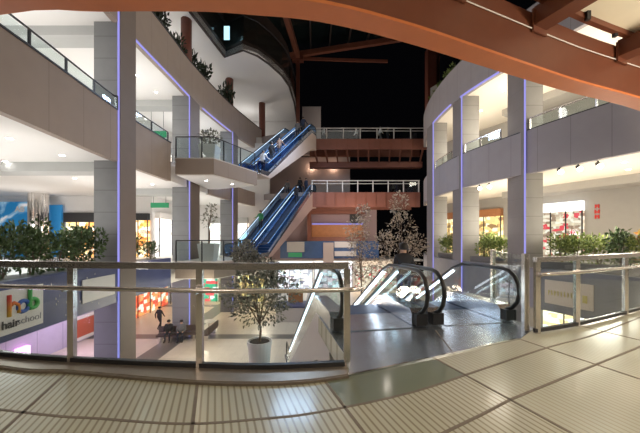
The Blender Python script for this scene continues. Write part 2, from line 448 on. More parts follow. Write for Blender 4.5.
# ------------------------------------------------------------------ glass railings on parapets (far)
def railing(name, label, pl, zb, h, group=None, pitch=1.5, glassm='glass', railm='iron', r=.035, post=.03, posts=None):
    t = thing(name, label, 'railing', (pl[0][0], pl[0][1], zb), group)
    part(MB().tube([(x, y, zb + h) for x, y in pl], r, 6), 'handrail', M[railm], t)
    # resample posts
    L = [0]
    for a, b in zip(pl, pl[1:]): L.append(L[-1] + (Vector(b) - Vector(a)).length)
    tot = L[-1]; k = max(1, round(tot / pitch)); pts = []
    def pos(s):
        for i in range(len(pl) - 1):
            if s <= L[i + 1] + 1e-6:
                f = (s - L[i]) / max(1e-6, L[i + 1] - L[i]); return Vector(pl[i]).lerp(Vector(pl[i + 1]), f)
        return Vector(pl[-1])
    for i in range(k + 1):
        p = pos(tot * i / k); pts.append(p)
        part(MB().box(p.x - post, p.x + post, p.y - post, p.y + post, zb, zb + h), 'post', M[railm], t)
    for i in range(k):
        a = tot * i / k; b = tot * (i + 1) / k
        seg = [tuple(pos(a))] + [pl[j] for j in range(len(pl)) if a + .05 < L[j] < b - .05] + [tuple(pos(b))]
        o = part(MB().strip(offs(seg, .006), offs(seg, -.006), zb + .05, zb + h - .06), 'glass_panel', M[glassm], t)
    return t
railing('glass_railing', 'glass railing with black handrail on the left stone parapet, near the first column', offs(clip_y(FL, 4.5, 12.9), .12), 7.0, .6)
railing('glass_railing', 'short glass railing on stone parapet between first and second left columns', offs(clip_y(FL, 14.1, 17.3), .12), 7.0, .6)
railing('glass_railing', 'glass railing on the right stone parapet nearest the orange beam', offs(clip_y(FR, 7.5, 15.3), -.12), 7.0, .62, railm='steel')
railing('glass_railing', 'glass railing on the right parapet between widest column and second column', offs(clip_y(FR, 16.9, 19.6), -.12), 7.0, .62, railm='steel')
railing('glass_railing', 'glass railing on the right parapet between second column and the curved end', offs(clip_y(FR, 21.1, 24.2), -.12), 7.0, .62, railm='steel')

# landings in front of the left facade
LAND = [(-8.4, 17.4), (-6.15, 17.4), (-4.42, 21.1), (-7.6, 22.5), (-8.4, 22.5)]
for z, lab, rl in ((6.15, 'small stone balcony jutting out where the upper escalators start', 'dark glass railing around the small balcony by the upper escalators'),
                   (.1, 'small balcony at the foot of the lower far escalators', 'dark glass railing around the lower small balcony beside white planter')):
    t = thing('balcony', lab, 'balcony', (-6.8, 20, z - .95))
    part(MB().prism(LAND, z - .95, z - .06), 'slab', M['fascia'], t)
    part(MB().prism(LAND, z - .06, z), 'floor_finish', M['floorup'], t)
    part(MB().prism([(-8.35, 17.5), (-6.2, 17.5), (-4.6, 20.95), (-7.6, 22.5), (-8.35, 22.5)], z - 1.0, z - .95), 'soffit_panel', M['soffit'], t)
    railing('balcony_railing', rl, [(-8.4, 17.5), (-6.22, 17.5), (-4.55, 20.98)], z, 1.25, glassm='glassd', pitch=1.35)

# ------------------------------------------------------------------ potted plants and shrubs
def crown(mb, c, rx, rz, n, L, seed, shell=.55, droop=0.):
    rnd = random.Random(seed)
    for i in range(n):
        while True:
            p = Vector((rnd.uniform(-1, 1), rnd.uniform(-1, 1), rnd.uniform(-1, 1)))
            if shell * rnd.random() < p.length < 1: break
        q = Vector((c[0] + p.x * rx, c[1] + p.y * rx, c[2] + p.z * rz))
        d = p + Vector((rnd.uniform(-.6, .6), rnd.uniform(-.6, .6), rnd.uniform(-.3, .7) - droop))
        mb.leaf(q, d, L * rnd.uniform(.7, 1.3), L * .5)
    return mb
def shrub_proto(lf, seed, h=1.55, r=.62, n=420, L=.19):
    t = thing('shrub', 'x', 'shrub', (0, 0, -50), world=False)
    rnd = random.Random(seed)
    st = MB(); fo = MB()
    for i in range(7):
        a = rnd.uniform(0, 2 * PI); rr = rnd.uniform(.15, .75) * r; hh = h * rnd.uniform(.55, .95)
        tip = (rr * math.cos(a), rr * math.sin(a), hh)
        st.tube([(.05 * math.cos(a), .05 * math.sin(a), 0), (tip[0] * .45, tip[1] * .45, hh * .5), tip], .016, 5, rr=[.022, .016, .006])
        crown(fo, (tip[0], tip[1], hh * .86), r * .5, h * .2, n // 9, L, seed * 31 + i, .2)
    crown(fo, (0, 0, h * .42), r * .95, h * .42, n // 2, L, seed, .4)
    part(st, 'stem', M['bark'], t); part(fo, 'foliage', lf, t)
    return t
PR = [shrub_proto(M['leaf'], 1), shrub_proto(M['leaf'], 2, 1.5, .7), shrub_proto(M['leafy'], 3, 1.5, .75), shrub_proto(M['leafy'], 4, 1.4, .7), shrub_proto(M['leafd'], 5, 1.5, .8, 260, .34), shrub_proto(M['leafo'], 6, 1.6, .4, 160, .2)]
used = set()
def shrub(k, loc, rz, sc, label, group=None):
    if k in used: return dup(PR[k], loc, rz, label, group, sc)
    used.add(k); o = PR[k]; o.location = loc; o.rotation_euler = (0, 0, rz); o.scale = (sc,) * 3 if not hasattr(sc, '__len__') else sc
    o['label'] = label
    if group: o['group'] = group
    return o
tr = MB(); pl = clip_y(FL, 5.5, 12.8)
tag(tr.strip(offs(pl, .27), offs(pl, 1.25), .002, .34).build('planter_trough', M['trough']), 'long stone planter trough behind the blue speckled parapet', 'planter')
pl = clip_y(FL, 14.2, 17.2)
tag(MB().strip(offs(pl, .27), offs(pl, 1.25), .002, .34).build('planter_trough', M['trough']), 'short stone planter trough between first and second left columns', 'planter')
LB = [(7.6, 'bushy green shrub cut by the left edge of the photo'), (8.5, 'dark green shrub in front of the blue hoarding'), (9.5, 'green shrub below the silver round pillar'),
      (10.5, 'green shrub in front of the blue panel beside the orange shop'), (11.4, 'green shrub in front of the orange-lit shop under the black header'), (11.95, 'last green shrub of the left hedge, against the first grey column')]
for i, (y, lab) in enumerate(LB):
    shrub(i % 2, (at_y(FL, y) - .7, y, .34), i * 1.3, ((.86,) * 2 + (1.02 + .07 * (i % 3),)), lab, 'left hedge shrubs')
for i, (y, lab) in enumerate([(14.9, 'loose green shrub right beside the first grey column, in front of the orange shop'), (16.6, 'smaller green shrub ahead of the second grey column')]):
    shrub(i % 2, (at_y(FL, y) - .7, y, .34), i * 2.1 + .5, (.7 - .1 * i, .7 - .1 * i, .92 - .2 * i), lab, 'left hedge shrubs')
for nm, y0, y1 in (('long stone planter trough behind the right grey parapet with the cream sign', 8, 14.9), ('stone planter trough between the widest and second right columns', 17.4, 19.3), ('stone planter trough between the second and third right columns', 21.2, 24.0), ('stone planter trough at the curved end of the right building', 26.0, 27.6)):
    pl = clip_y(FR, y0, y1)
    tag(MB().strip(offs(pl, -.27), offs(pl, -1.25), .002, .34).build('planter_trough', M['trough']), nm, 'planter')
RB = [(14.45, 2, 'yellow-green shrub beside the widest right column'), (13.9, 3, 'yellow-green shrub in front of the lit shop window, left half'), (13.1, 2, 'yellow-green shrub in front of the lit shop window, right half'),
      (12.4, 0, 'green shrub in front of the red vertical letters'), (11.7, 3, 'green shrub below the orange flowers'), (10.9, 1, 'green shrub at the right edge of the photo'),
      (18.8, 3, 'green shrub against the second right column'), (18.3, 2, 'green shrub in the middle between the two big right columns'), (17.5, 3, 'green shrub just behind the widest right column'),
      (22.0, 2, 'yellow-green shrub just past the second right column'), (23.3, 3, 'yellow-green shrub before the third right column'), (26.6, 2, 'yellow-green shrub at the curved end, farthest along the right hedge')]
for i, (y, k, lab) in enumerate(RB):
    shrub(k, (at_y(FR, y) + .72, y, .34), i * .9, (.8, .8, .95 + .1 * (i % 2)), lab, 'right hedge shrubs')
shrub(5, (at_y(FR, 11.9) + 1.5, 12.2, .002), 0, 1.35, 'tall orange-flowered plant among the right shrubs')
for i, (y, sc, lab) in enumerate([(15.8, 1.1, 'dark plant on the upper left parapet, closest to the orange beam'), (17.8, 1.15, 'dark plant on the upper left parapet beside the first red-brown post'), (19.8, .95, 'dark plant just past the first red-brown post on the upper parapet'),
                                  (21.6, 1.05, 'dark plant midway between two red-brown posts on the upper parapet'), (23.6, 1.1, 'dark spreading plant before the second red-brown post'), (27.6, 1.3, 'dark plant past the second red-brown post, by the escalators')]):
    shrub(4, (at_y(FL, y) - 1.02, y, 12.86), i * 1.1, (.72, .72, sc * 1.4), lab, 'plants on the upper left parapet')
for i, (y, sc, lab) in enumerate([(20.6, 1.1, 'green plant on the upper right parapet, nearest the orange beam'), (22.8, 1.0, 'green plant on the upper right parapet beside the brown pillar'), (25.0, 1.15, 'green plant halfway down the curve of the upper right parapet'), (27.2, 1.1, 'green plant at the far end of the upper right parapet')]):
    shrub(2 if i % 2 else 3, (at_y(FR, y) + .95, y, 12.86), i, (.72, .72, sc * 1.2), lab, 'plants on the upper right parapet')

for pl, d, nm in ((clip_y(FL, 14.5, 25.8), 1, 'long planter trough behind the upper left parapet'), (clip_y(FR, 19.5, 28), -1, 'long planter trough behind the upper right parapet')):
    tag(MB().strip(offs(pl, .4 * d), offs(pl, 1.3 * d), 12.002, 12.85).build('planter_trough', M['trough']), nm, 'planter')

def potted_tree(label, loc, pot_h, pot_r, trunk_h, crowns, lf, n, L, seed, square=False, zb=0):
    t = thing('potted_tree', label, 'tree', loc, world=False)
    if square: mbp = MB().add([(sx * r, sy * r, z) for z, r in ((0, pot_r * .78), (pot_h, pot_r)) for sx, sy in ((-1, -1), (1, -1), (1, 1), (-1, 1))], [(3, 2, 1, 0), (4, 5, 6, 7), (0, 1, 5, 4), (1, 2, 6, 5), (2, 3, 7, 6), (3, 0, 4, 7)])
    else: mbp = MB().lathe([(pot_r * .72, 0), (pot_r * .78, .04), (pot_r * .95, pot_h * .86), (pot_r, pot_h * .87), (pot_r, pot_h), (pot_r * .9, pot_h), (pot_r * .88, pot_h - .08)])
    part(mbp, 'pot', M['pot'], t, smooth=False)
    part(MB().lathe([(pot_r * .8, pot_h - .1), (pot_r * .8, pot_h + .012 if square else pot_h - .06)], n=16), 'soil', M['soil'], t)
    tb = MB(); rnd = random.Random(seed); fo = MB()
    tb.tube([(0, 0, pot_h - .1), (.05, .03, pot_h + trunk_h * .5), (0, 0, pot_h + trunk_h)], .06, 7, rr=[.07, .055, .045])
    for (cx, cy, cz, rx, rz) in crowns:
        b0 = (0, 0, pot_h + trunk_h * .85)
        tb.tube([b0, ((cx) * .5, cy * .5, (b0[2] + cz) / 2), (cx, cy, cz + rz * .5)], .03, 5, rr=[.04, .028, .01])
        for k in range(5):
            a = rnd.uniform(0, 6.28); tb.tube([(cx * .8, cy * .8, cz - rz * .3), (cx + rx * .8 * math.cos(a), cy + rx * .8 * math.sin(a), cz + rnd.uniform(-.2, .8) * rz)], .012, 4)
        crown(fo, (cx, cy, cz), rx, rz, n, L, rnd.randint(0, 9999), .3, .15)
    part(tb, 'trunk', M['bark'], t); part(fo, 'foliage', lf, t)
    return t
potted_tree('large grey-green tree in a round white planter on the lower floor behind the railing', (-3.0, 14.9, G), 1.42, .62, .95,
            [(0, 0, 3.0, 1.45, .85), (-.9, .1, 3.7, .95, .8), (.95, 0, 3.8, 1.0, .8), (-.45, .3, 4.9, .8, .8), (.45, -.2, 4.8, .8, .7), (-.8, 0, 5.7, .55, .7)], M['leafg'], 420, .2, 11)
potted_tree('tall pale-leaved tree in front of the bridges, the left one of two', (3.3, 24.2, G), 1.0, .8, 2.7,
            [(0, 0, 5, 1.3, 1.3), (-.3, 0, 7, 1., 1.2), (.2, 0, 8.4, .6, .9), (-.9, 0, 3.8, 1.0, 1.0), (.7, 0, 3.9, 1.1, 1.0), (-.2, 0, 6, .9, 1)], M['leafc'], 170, .22, 12)
potted_tree('tall pale-leaved tree in front of the bridges, nearer the right building', (6.0, 22.4, G), 1.0, .8, 2.7,
            [(0, 0, 5.2, 1.5, 1.3), (.1, 0, 7.2, 1.1, 1.2), (-.1, 0, 8.9, .65, 1.1), (-1.1, 0, 4.2, 1.0, 1.0), (-1.2, .2, 6.2, .8, .8), (1.2, 0, 6.0, .8, .9)], M['leafc'], 190, .22, 13)
potted_tree('plant in a square white pot on the small upper balcony', (-6.8, 18.5, 6.15), 1.0, .52, .25, [(0, 0, 1.55, .62, .38)], M['leafg'], 240, .2, 14, True)
potted_tree('thin tree in a square white pot on the lower small balcony', (-6.9, 18.6, .1), 1.05, .52, 1.1, [(0, 0, 2.5, .5, .45), (.2, 0, 3.1, .35, .35)], M['leafg'], 60, .18, 15, True)

# ------------------------------------------------------------------ escalators
def escalator(label, bottom, heading, rise, run, width, truss_m, led=0, glassm='glassb', a=1.6, group=None, trussd=.9, skirt='deckmetal', hh=.95):
    """local +Y runs uphill; origin at foot of the incline"""
    rz = math.atan2(heading[1], heading[0]) - PI / 2
    t = thing('escalator', label, 'escalator', bottom, group, rz, world=False)
    w = width / 2; k = rise / run
    r = .37
    # side cladding / truss
    prof = [(-a + .3, -.02), (-.1, -.02), (run, rise - .02), (run + a - .3, rise - .02), (run + a - .3, rise - trussd), (run + .15, rise - trussd), (.3, -.12), (-a + .3, -.12)]
    part(MB().extr(prof, -w - .14, w + .14), 'truss', truss_m, t)
    # steps
    ns = int(rise / .2); st = []
    for i in range(ns):
        y0 = run * i / ns; y1 = run * (i + 1) / ns; z = rise * (i + 1) / ns
        st += [(y0, z), (y1, z)]
    prof = [(-.4, .0), (-.4, .03), (0, .03)] + [(y, z + .03) for y, z in st] + [(run + .4, rise + .03), (run + .4, rise), (run, rise), (0, .0)]
    part(MB().extr(prof, -w + .16, w - .16), 'steps', M['step'], t)
    for nm, y0, y1, z in (('comb_plate', -a + .2, -.4, 0), ('comb_plate', run + .4, run + a - .2, rise)):
        part(MB().box(-w + .16, w - .16, y0, y1, z, z + .025), nm, M['steeld'], t)
    for sx in (-1, 1):
        x = sx * w
        # skirt deck
        dp = [(-a + .28, 0), (-a + .28, .24), (-a + .36, .30), (-.25, .30), (.25, .40), (run - .25, rise + .28), (run + .2, rise + .30), (run + a - .36, rise + .30), (run + a - .28, rise + .24), (run + a - .28, rise), (run, rise - .02), (0, 0)]
        sk = part(MB().extr(dp, x - .13, x + .13), 'skirt', M[skirt], t)
        part(MB().box(x - .10, x + .10, run + a - .28, run + a - .17, rise + .05, rise + .24), 'handrail_inlet', M['black'], sk)
        part(MB().box(x - .10, x + .10, -a + .17, -a + .28, .05, .24), 'handrail_inlet', M['black'], sk)
        # handrail loop
        pts = []
        cy = -a + r; cz = hh - r
        for i in range(9):
            an = -PI * .45 - (PI * .05 + PI / 2) * 0 - PI * 1.05 * (i / 8) + 0
            pts.append((cy + r * math.cos(an), cz + r * math.sin(an)))
        pts += [(-.5, hh), (-.15, hh + .015), (.2, hh + .2 * k), (run - .25, rise + hh - .25 * k), (run + .1, rise + hh - .015), (run + .5, rise + hh)]
        cy = run + a - r; cz = rise + hh - r
        for i in range(9):
            an = PI / 2 - PI * 1.05 * (i / 8)
            pts.append((cy + r * math.cos(an), cz + r * math.sin(an)))
        hr_ = part(MB().tube([(x, y, z) for y, z in pts], .037, 8), 'handrail', M['black'], t, smooth=True)
        # glass between handrail and skirt
        low = [(run + a - .36, rise + .30), (run, rise + .28), (0, .32), (-a + .36, .30)]
        part(MB().extr(pts + low, x - .006, x + .006), 'balustrade_glass', M[glassm], t)
        if led:
            lr = led; lm_ = M['ledw'] if led > .02 else M['ledd']
            ins = [(.2, hh + .2 * k - .085), (run - .2, rise + hh - .2 * k - .085)]
            part(MB().tube([(x - sx * .02, y, z) for y, z in ins], lr, 6), 'led_strip', lm_, hr_)
            if led > .02: part(MB().tube([(x - sx * .14, .3, .36 + .3 * k - .1), (x - sx * .14, run - .3, rise + .36 - .3 * k - .1)], .016, 6), 'led_strip', M['ledw'], t)
    return t
HD = Vector((.18, -.983)).normalized()          # uphill, towards the glass-floored bridge
RUN = 8.8
for (cx, cy), lab in (((1.03, 4.66), 'near escalator going down, the left one at the metal landing plate'), ((2.70, 4.97), 'near escalator going down, the right one at the metal landing plate')):
    b = Vector((cx, cy)) - HD * (1.6 + RUN)
    escalator(lab, (b.x, b.y, G), HD, 5.0, RUN, 1.4, M['clad'], led=.026, glassm='glass', group='near escalators')
UP = Vector((.385, .923)).normalized(); PN = Vector((-UP.y, UP.x))
for lev, nm, tm in ((6.15, 'upper', M['truss']), (.1, 'lower', M['trussp'])):
    for j, w in enumerate(('nearer', 'farther')):
        b = Vector((-4.42, 21.1)) + UP * (1.3 + .25) + PN * (.85 + 1.65 * j)
        escalator('%s far escalator with blue-lit glass, the %s of its pair' % (nm, w), (b.x, b.y, lev), UP, 5.85 if lev > 1 else 5.9, 8.0, 1.35, tm, group='far escalators', trussd=1.5, led=.016, a=1.3)

# ------------------------------------------------------------------ red bridges
def bridge(label, y0, y1, x0, x1, z, gh, group, brackets, rlab):
    t = thing('footbridge', label, 'bridge', ((x0 + x1) / 2, (y0 + y1) / 2, z - gh), group)
    part(MB().box(x0, x1, y0 + .1, y1 - .1, z - .25, z), 'deck', M['deck'], t)
    for y in (y0, y1 - .12):
        part(MB().box(x0, x1, y, y + .12, z - gh, z + .08), 'edge_girder', M['bridge'], t)
    nst = 11
    for i in range(nst):
        x = x0 + (x1 - x0) * (i + .5) / nst
        part(MB().box(x - .05, x + .05, y0 - .08, y0, z - gh, z + .02), 'stiffener', M['bridged'], t)
    if brackets:
        yb = y1 - .5
        part(MB().box(x0, x1, yb - .5, yb + .3, z - 2.5, z - 1.85), 'spine_beam', M['bridge'], t)
        for i in range(nst):
            x = x0 + (x1 - x0) * (i + .5) / nst
            part(MB().beam((x, y0 + .2, z - gh * .9), (x + .35, yb - .3, z - 1.95), .14, .3), 'bracket', M['bridge'], t)
    rt = thing('bridge_railing', rlab, 'railing', (x0, y0, z), None)
    for hgt, r in ((1.25, .05), (.95, .03)):
        part(MB().tube([(x0, y0 + .1, z + hgt), (x1, y0 + .1, z + hgt)], r, 6), 'handrail', M['railw'], rt)
    for i in range(8):
        x = x0 + .1 + (x1 - x0 - .2) * i / 7
        part(MB().box(x - .05, x + .05, y0 + .06, y0 + .14, z + .08, z + 1.25), 'post', M['railw'], rt)
    part(MB().box(x0, x1, y0 + .09, y0 + .11, z + .12, z + 1.1), 'glass_panel', M['glass'], rt)
bridge('upper red steel footbridge with brackets underneath', 32, 35, -1.2, 11.6, 12, 1.05, 'red footbridges', True, 'metal railing along the upper red footbridge')
bridge('lower red steel footbridge', 30, 33, -.9, 10.0, 6, 1.4, 'red footbridges', False, 'metal railing along the lower red footbridge')
struct('floor_far_landing', MB().prism([(-4.6, 30.4), (-1.0, 29.3), (-.9, 33.5), (-6, 33.5), (-6, 31.1)], 5.4, 6.0), M['backw'])
struct('floor_far_upper_landing', MB().prism([(-4.6, 30.4), (-1.2, 29.3), (-1.2, 35), (-6, 35), (-6, 31.1)], 11.4, 12.0), M['backw'])

# far building between the escalators and bridges
struct('wall_back_tower', MB().box(-2.1, .1, 35.6, 38, 11.4, 17.1), M['backw'])
struct('wall_back', MB().box(-6, 3.6, 36.0, 36.4, 5.4, 11.2), mat('pinkish_render', (.42, .34, .32), .8, var=.08, scale=.7))
struct('wall_back_low', MB().box(-6, 6.5, 34.4, 34.8, -1, 5.3), mat('mauve_render', (.40, .30, .31), .8, var=.08, scale=.7))
struct('trim_20', MB().box(-4.4, 6.5, 33.2, 34.35, -.75, 1.15), mat('blue_far_parapet', (.05, .11, .25), .5, var=.2))
t = thing('framed_counter', 'orange-lit wooden counter framed in pinkish steel below the lower bridge', 'counter', (1.6, 33.3, 1.16))
fr = MB(); fr.box(-1.4, -1.0, 33.3, 34.3, 1.16, 4.6); fr.box(-1.0, 5.0, 33.3, 34.3, 4.2, 4.6); fr.box(-1.0, 5.0, 33.3, 34.3, 1.16, 1.6)
part(fr, 'frame', M['bridge'], t)
part(MB().box(-.95, 4.9, 33.9, 34.3, 1.62, 3.0), 'wood_panel', mat('lit_wood', (.40, .17, .07), .5, var=.25, scale=3, emit=(.8, .28, .08, .05)), t)  # slight emission paints in the orange light on the wood
part(MB().box(-.9, 4.9, 33.8, 33.88, 3.02, 3.14), 'led_strip', M['led'], t)
tag(MB().box(3.4, 4.6, 34.2, 34.36, 3.2, 4.2).build('doorway', M['blackp']), 'black doorway opening under the lower bridge', 'doorway')
for (x0, x1, z0, z1, m, nm, lab, cat) in ((-3.65, -1.72, -.05, 1.1, 'greyb', 'poster', 'grey poster at the left end of the far blue parapet', 'poster'),
                                  (-3.5, -2.0, -.6, -.12, 'green', 'exit_sign', 'green sign hanging under the far grey poster', 'sign'),
                                  (1.6, 4.0, .45, 1.1, 'white', 'shop_sign', 'pale sign at the right of the far blue parapet, top one of two', 'sign'),
                                  (1.6, 4.0, -.5, 0.05, 'white', 'shop_sign', 'white sign at the right of the far blue parapet, bottom one of two', 'sign')):
    o = tag(MB().box(x0, x1, 33.1, 33.19, z0, z1).build(nm, M[m]), lab, cat)
t = thing('pillar_box', 'brown ornamental pillar panel between the far blue parapet and the signs', 'pillar', (.95, 33, -1.6))
part(MB().box(.35, 1.5, 32.9, 33.19, -1.6, 1.0), 'panel', M['truss'], t)
part(MB().lathe([(.32, 0), (.32, .03)], n=18), 'roundel', M['redcol'], t)
o = t.children[-1]; o.data.transform(Matrix.Translation(Vector((.93, 32.86, .55))) @ Matrix.Rotation(PI / 2, 4, 'X') ); 
for v in o.data.vertices: v.co -= Vector((0, 0, 0))
o.data.transform(Matrix.Translation(-wloc(t)) @ Matrix.Translation(wloc(t))); o.location = -wloc(t) + wloc(t)
# fix roundel frame: built around the origin of the thing
o.data.transform(Matrix.Translation(-Vector((.93, 32.86, .55)))); o.data.transform(Matrix.Translation(Vector((-.02, -.14, 2.15))))

# ------------------------------------------------------------------ shops
GW = [(1, .95, .85), (1, .85, .65), (.75, .62, .5), (1, 1, .95), (.35, .22, .15)]
def shop(label, p0, p1, z0, z1, glow, head_m=None, head_h=.6, head_emit=None, sign=None, group=None, depth=.35, side=1, nmul=3):
    """storefront standing in front of a wall from p0 to p1; the glazed side faces side*left of p0->p1"""
    a = Vector(p0); b = Vector(p1); d = (b - a).normalized(); nrm = Vector((-d.y, d.x)) * side
    t = thing('shopfront', label, 'shop', (*((a + b) / 2), z0), group)
    A = a + nrm * .06; B = b + nrm * .06
    part(MB().beam((*A, (z0 + z1 - head_h) / 2), (*B, (z0 + z1 - head_h) / 2), .08, z1 - head_h - z0), 'display', glow, t)
    G1 = a + nrm * depth; G2 = b + nrm * depth
    part(MB().beam((*G1, (z0 + z1 - head_h) / 2), (*G2, (z0 + z1 - head_h) / 2), .02, z1 - head_h - z0 - .04), 'window', M['glass'], t)
    for i in range(nmul + 1):
        p = a.lerp(b, i / nmul) + nrm * depth
        part(MB().box(p.x - .03, p.x + .03, p.y - .03, p.y + .03, z0, z1 - head_h), 'mullion', M['iron'], t)
    hm = head_m or M['blackp']; m1 = (a + nrm * depth / 2); m2 = (b + nrm * depth / 2)
    h = part(MB().beam((*m1, z1 - head_h / 2), (*m2, z1 - head_h / 2), depth + .1, head_h), 'header', hm, t)
    if sign:
        s, size, sm, dz = sign
        c = (a + b) / 2 + nrm * (depth + .09)
        f = -nrm
        text_mesh(s, size, 'lettering', sm, h, (c.x, c.y, z1 - head_h / 2 + dz), (PI / 2, 0, math.atan2(nrm.x, -nrm.y)), .008, .01)
    return t
gl_o = shopglow('orange_shop_glow', [(1, .42, .12), (1, .62, .3), (.85, .28, .06), (1, .8, .55), (.5, .16, .05)], 1.6)
gl_w = shopglow('white_shop_glow', [(1, .96, .9), (.9, .8, .72), (1, .75, .6), (1, 1, 1), (.6, .5, .42)], 1.7)
gl_y = shopglow('amber_shop_glow', [(1, .66, .22), (.8, .5, .2), (.3, .16, .07), (1, .85, .5), (.6, .34, .12)], 1.2)
gl_p = shopglow('pink_shop_glow', [(1, .82, .66), (.8, .08, .10), (.9, .72, .5), (.35, .22, .15), (.7, .55, .4), (.95, .85, .7), (.6, .42, .3)], .8, 4)
gl_m = shopglow('mixed_shop_glow', [(1, .9, .95), (.45, .38, .42), (1, .7, .75), (.9, .95, 1), (.18, .15, .2), (.8, .65, .5)], 1.4, 1.6)
lit = emis('lit_sign_white', (1, .98, .92), 1.3)
# left entrance level
t = thing('hoarding', 'big blue hoarding with a pale floral picture on the left gallery', 'billboard', (-25.5, 23.7, 0))
m, nt, out = nodes('floral_hoarding')
p = N(nt, 'ShaderNodeBsdfPrincipled'); tc = N(nt, 'ShaderNodeTexCoord')
no = N(nt, 'ShaderNodeTexNoise'); no.inputs['Scale'].default_value = .45; no.inputs['Detail'].default_value = 5; no.inputs['Distortion'].default_value = 1.2
nt.links.new(tc.outputs['Object'], no.inputs[0])
rp = N(nt, 'ShaderNodeValToRGB'); rp.color_ramp.elements[0].position = .46; rp.color_ramp.elements[0].color = (.01, .17, .40, 1)
rp.color_ramp.elements[1].position = .60; rp.color_ramp.elements[1].color = (.85, .75, .72, 1)
e_ = rp.color_ramp.elements.new(.53); e_.color = (.25, .45, .62, 1)
nt.links.new(no.outputs['Fac'], rp.inputs[0]); nt.links.new(rp.outputs[0], p.inputs['Base Color'])
nt.links.new(rp.outputs[0], p.inputs['Emission Color']); p.inputs['Emission Strength'].default_value = .25
nt.links.new(p.outputs[0], out.inputs[0])
part(MB().box(-28.5, -22.95, 23.6, 23.75, .01, 4.35), 'panel', m, t)
text_mesh('AB', .6, 'lettering', M['white'], t, (-23.6, 23.57, 3.75), (PI / 2, 0, 0), .02)
tag(MB().box(-21.35, -20.35, 23.6, 23.75, .01, 4.1).build('hoarding', M['blue']), 'narrow plain blue hoarding between silver pillar and orange shop', 'billboard')
t = thing('round_pillar', 'silver ribbed round pillar between the two blue hoardings', 'pillar', (-21.2, 22.6, 0))
pf = MB(); nn = 40
pf.add([((.56 + .05 * (k % 2)) * math.cos(2 * PI * k / nn) - 21.2, (.56 + .05 * (k % 2)) * math.sin(2 * PI * k / nn) + 22.6, z) for z in (.002, 4.84) for k in range(nn)],
       [(k, (k + 1) % nn, nn + (k + 1) % nn, nn + k) for k in range(nn)])
part(pf, 'shaft', M['chrome'], t); part(MB().lathe([(.7, .001), (.7, .25)], -21.2, 22.6), 'base', M['steel'], t)
shop('orange-lit shop with black header left of the first grey column', (-20.2, 24), (-17.2, 24), 0, 3.5, gl_o, head_h=.75, side=-1, sign=('Momo', .7, M['white'], -1.3))
shop('orange-lit shop with black header right of the first grey column', (-15.1, 24), (-13.6, 24), 0, 3.45, gl_o, head_h=.55, side=-1, nmul=2)
shop('white-lit shop with pale goods under the green hanging sign', (-13.4, 24.4), (-13.4, 30.6), 0, 3.6, gl_w, M['white'], .5, side=-1)
shop('white-lit shop behind the lower small balcony', (-11.4, 31), (-7.4, 31), 0, 3.6, gl_w, M['greyb'], .6, side=-1)
t = thing('hanging_sign', 'green sign hanging from the soffit in front of the white-lit shop', 'sign', (-11.8, 22, 3.7))
part(MB().box(-12.4, -11.1, 21.95, 22.05, 3.72, 4.08), 'board', M['green'], t)
for x in (-12.2, -11.3): part(MB().tube([(x, 22, 4.08), (x, 22, 4.86)], .015, 6), 'hanger', M['iron'], t)
t = thing('hanging_sign', 'green sign hanging on the middle storey behind the first column', 'sign', (-12, 21.5, 8.5))
part(MB().box(-12.6, -11.3, 22.0, 22.1, 8.9, 9.35), 'board', M['green'], t)
for x in (-12.4, -11.5): part(MB().tube([(x, 22.05, 9.35), (x, 22.05, 10.86)], .015, 6), 'hanger', M['iron'], t)
# left middle level
shop('white-lit shop on the middle storey between first and second left columns', (-13.4, 24.4), (-13.4, 30.6), 6, 9.4, gl_w, M['greyb'], .5, side=-1)
shop('pale shopfront on the middle storey above the silver pillar', (-26, 24), (-13.8, 24), 6, 9.4, gl_w, M['greyb'], .6, side=-1, nmul=6)
# ground floor left
W = -15.1
t = thing('light_box', 'pink glowing box low under the blue parapet', 'lamp', (W + .2, 15.0, G)); part(MB().box(W + .01, W + .25, 14.8, 15.4, -4.45, -4.0), 'diffuser', emis('pink_light', (1, .3, .85), 2.5), t); part(MB().box(W + .01, W + .28, 14.7, 15.5, G, -4.45), 'base', M['white'], t)
t = thing('wall_poster', 'red and orange poster on the mauve wall under the blue parapet', 'poster', (W, 19.2, -4.9)); part(MB().box(W + .01, W + .08, 18.3, 20.2, -4.9, -3.4), 'frame', M['white'], t); part(MB().box(W + .08, W + .1, 18.4, 20.1, -4.7, -3.6), 'print', M['redposter'], t)
shop('red and orange shop behind the walking person on the lower floor', (-15.1, 24.3), (-15.1, 29.6), G, -1.7, shopglow('red_shop_glow', [(.9, .12, .05), (1, .3, .1), (1, .8, .6), (.7, .06, .03)], 1.3), M['redposter'], .8, side=-1)
shop('green and red shop end behind the second column on the lower floor', (-14.6, 31), (-10.6, 31), G, -1.7, shopglow('green_shop_glow', [(.05, .4, .2), (.9, .1, .1), (1, .9, .8), (.1, .5, .3)], 1.2), M['green'], .5, side=-1)
shop('amber shop between second and third left columns on the lower floor', (-10.3, 31), (-5.6, 31), G, -1.7, gl_y, M['white'], .6, side=-1)
# far ground floor
struct('wall_far_ground', MB().box(-6, 12, 39.6, 40, G, -1.0), M['wallL'])
struct('ceiling_far_ground', MB().box(-6, 12, 34.9, 40, -1.2, -1.0), M['soffit'])
shop('bright far shop under the blue parapet, left part', (-5.5, 39.6), (-1.0, 39.6), G, -1.3, gl_m, lit, .9, side=-1)
shop('bright far shop under the blue parapet, right part', (-.7, 39.6), (4.2, 39.6), G, -1.3, gl_m, lit, .9, side=-1)
shop('pink far shop behind the pale trees', (4.6, 39.6), (11, 39.6), G, -1.3, gl_p, M['white'], .8, side=-1)
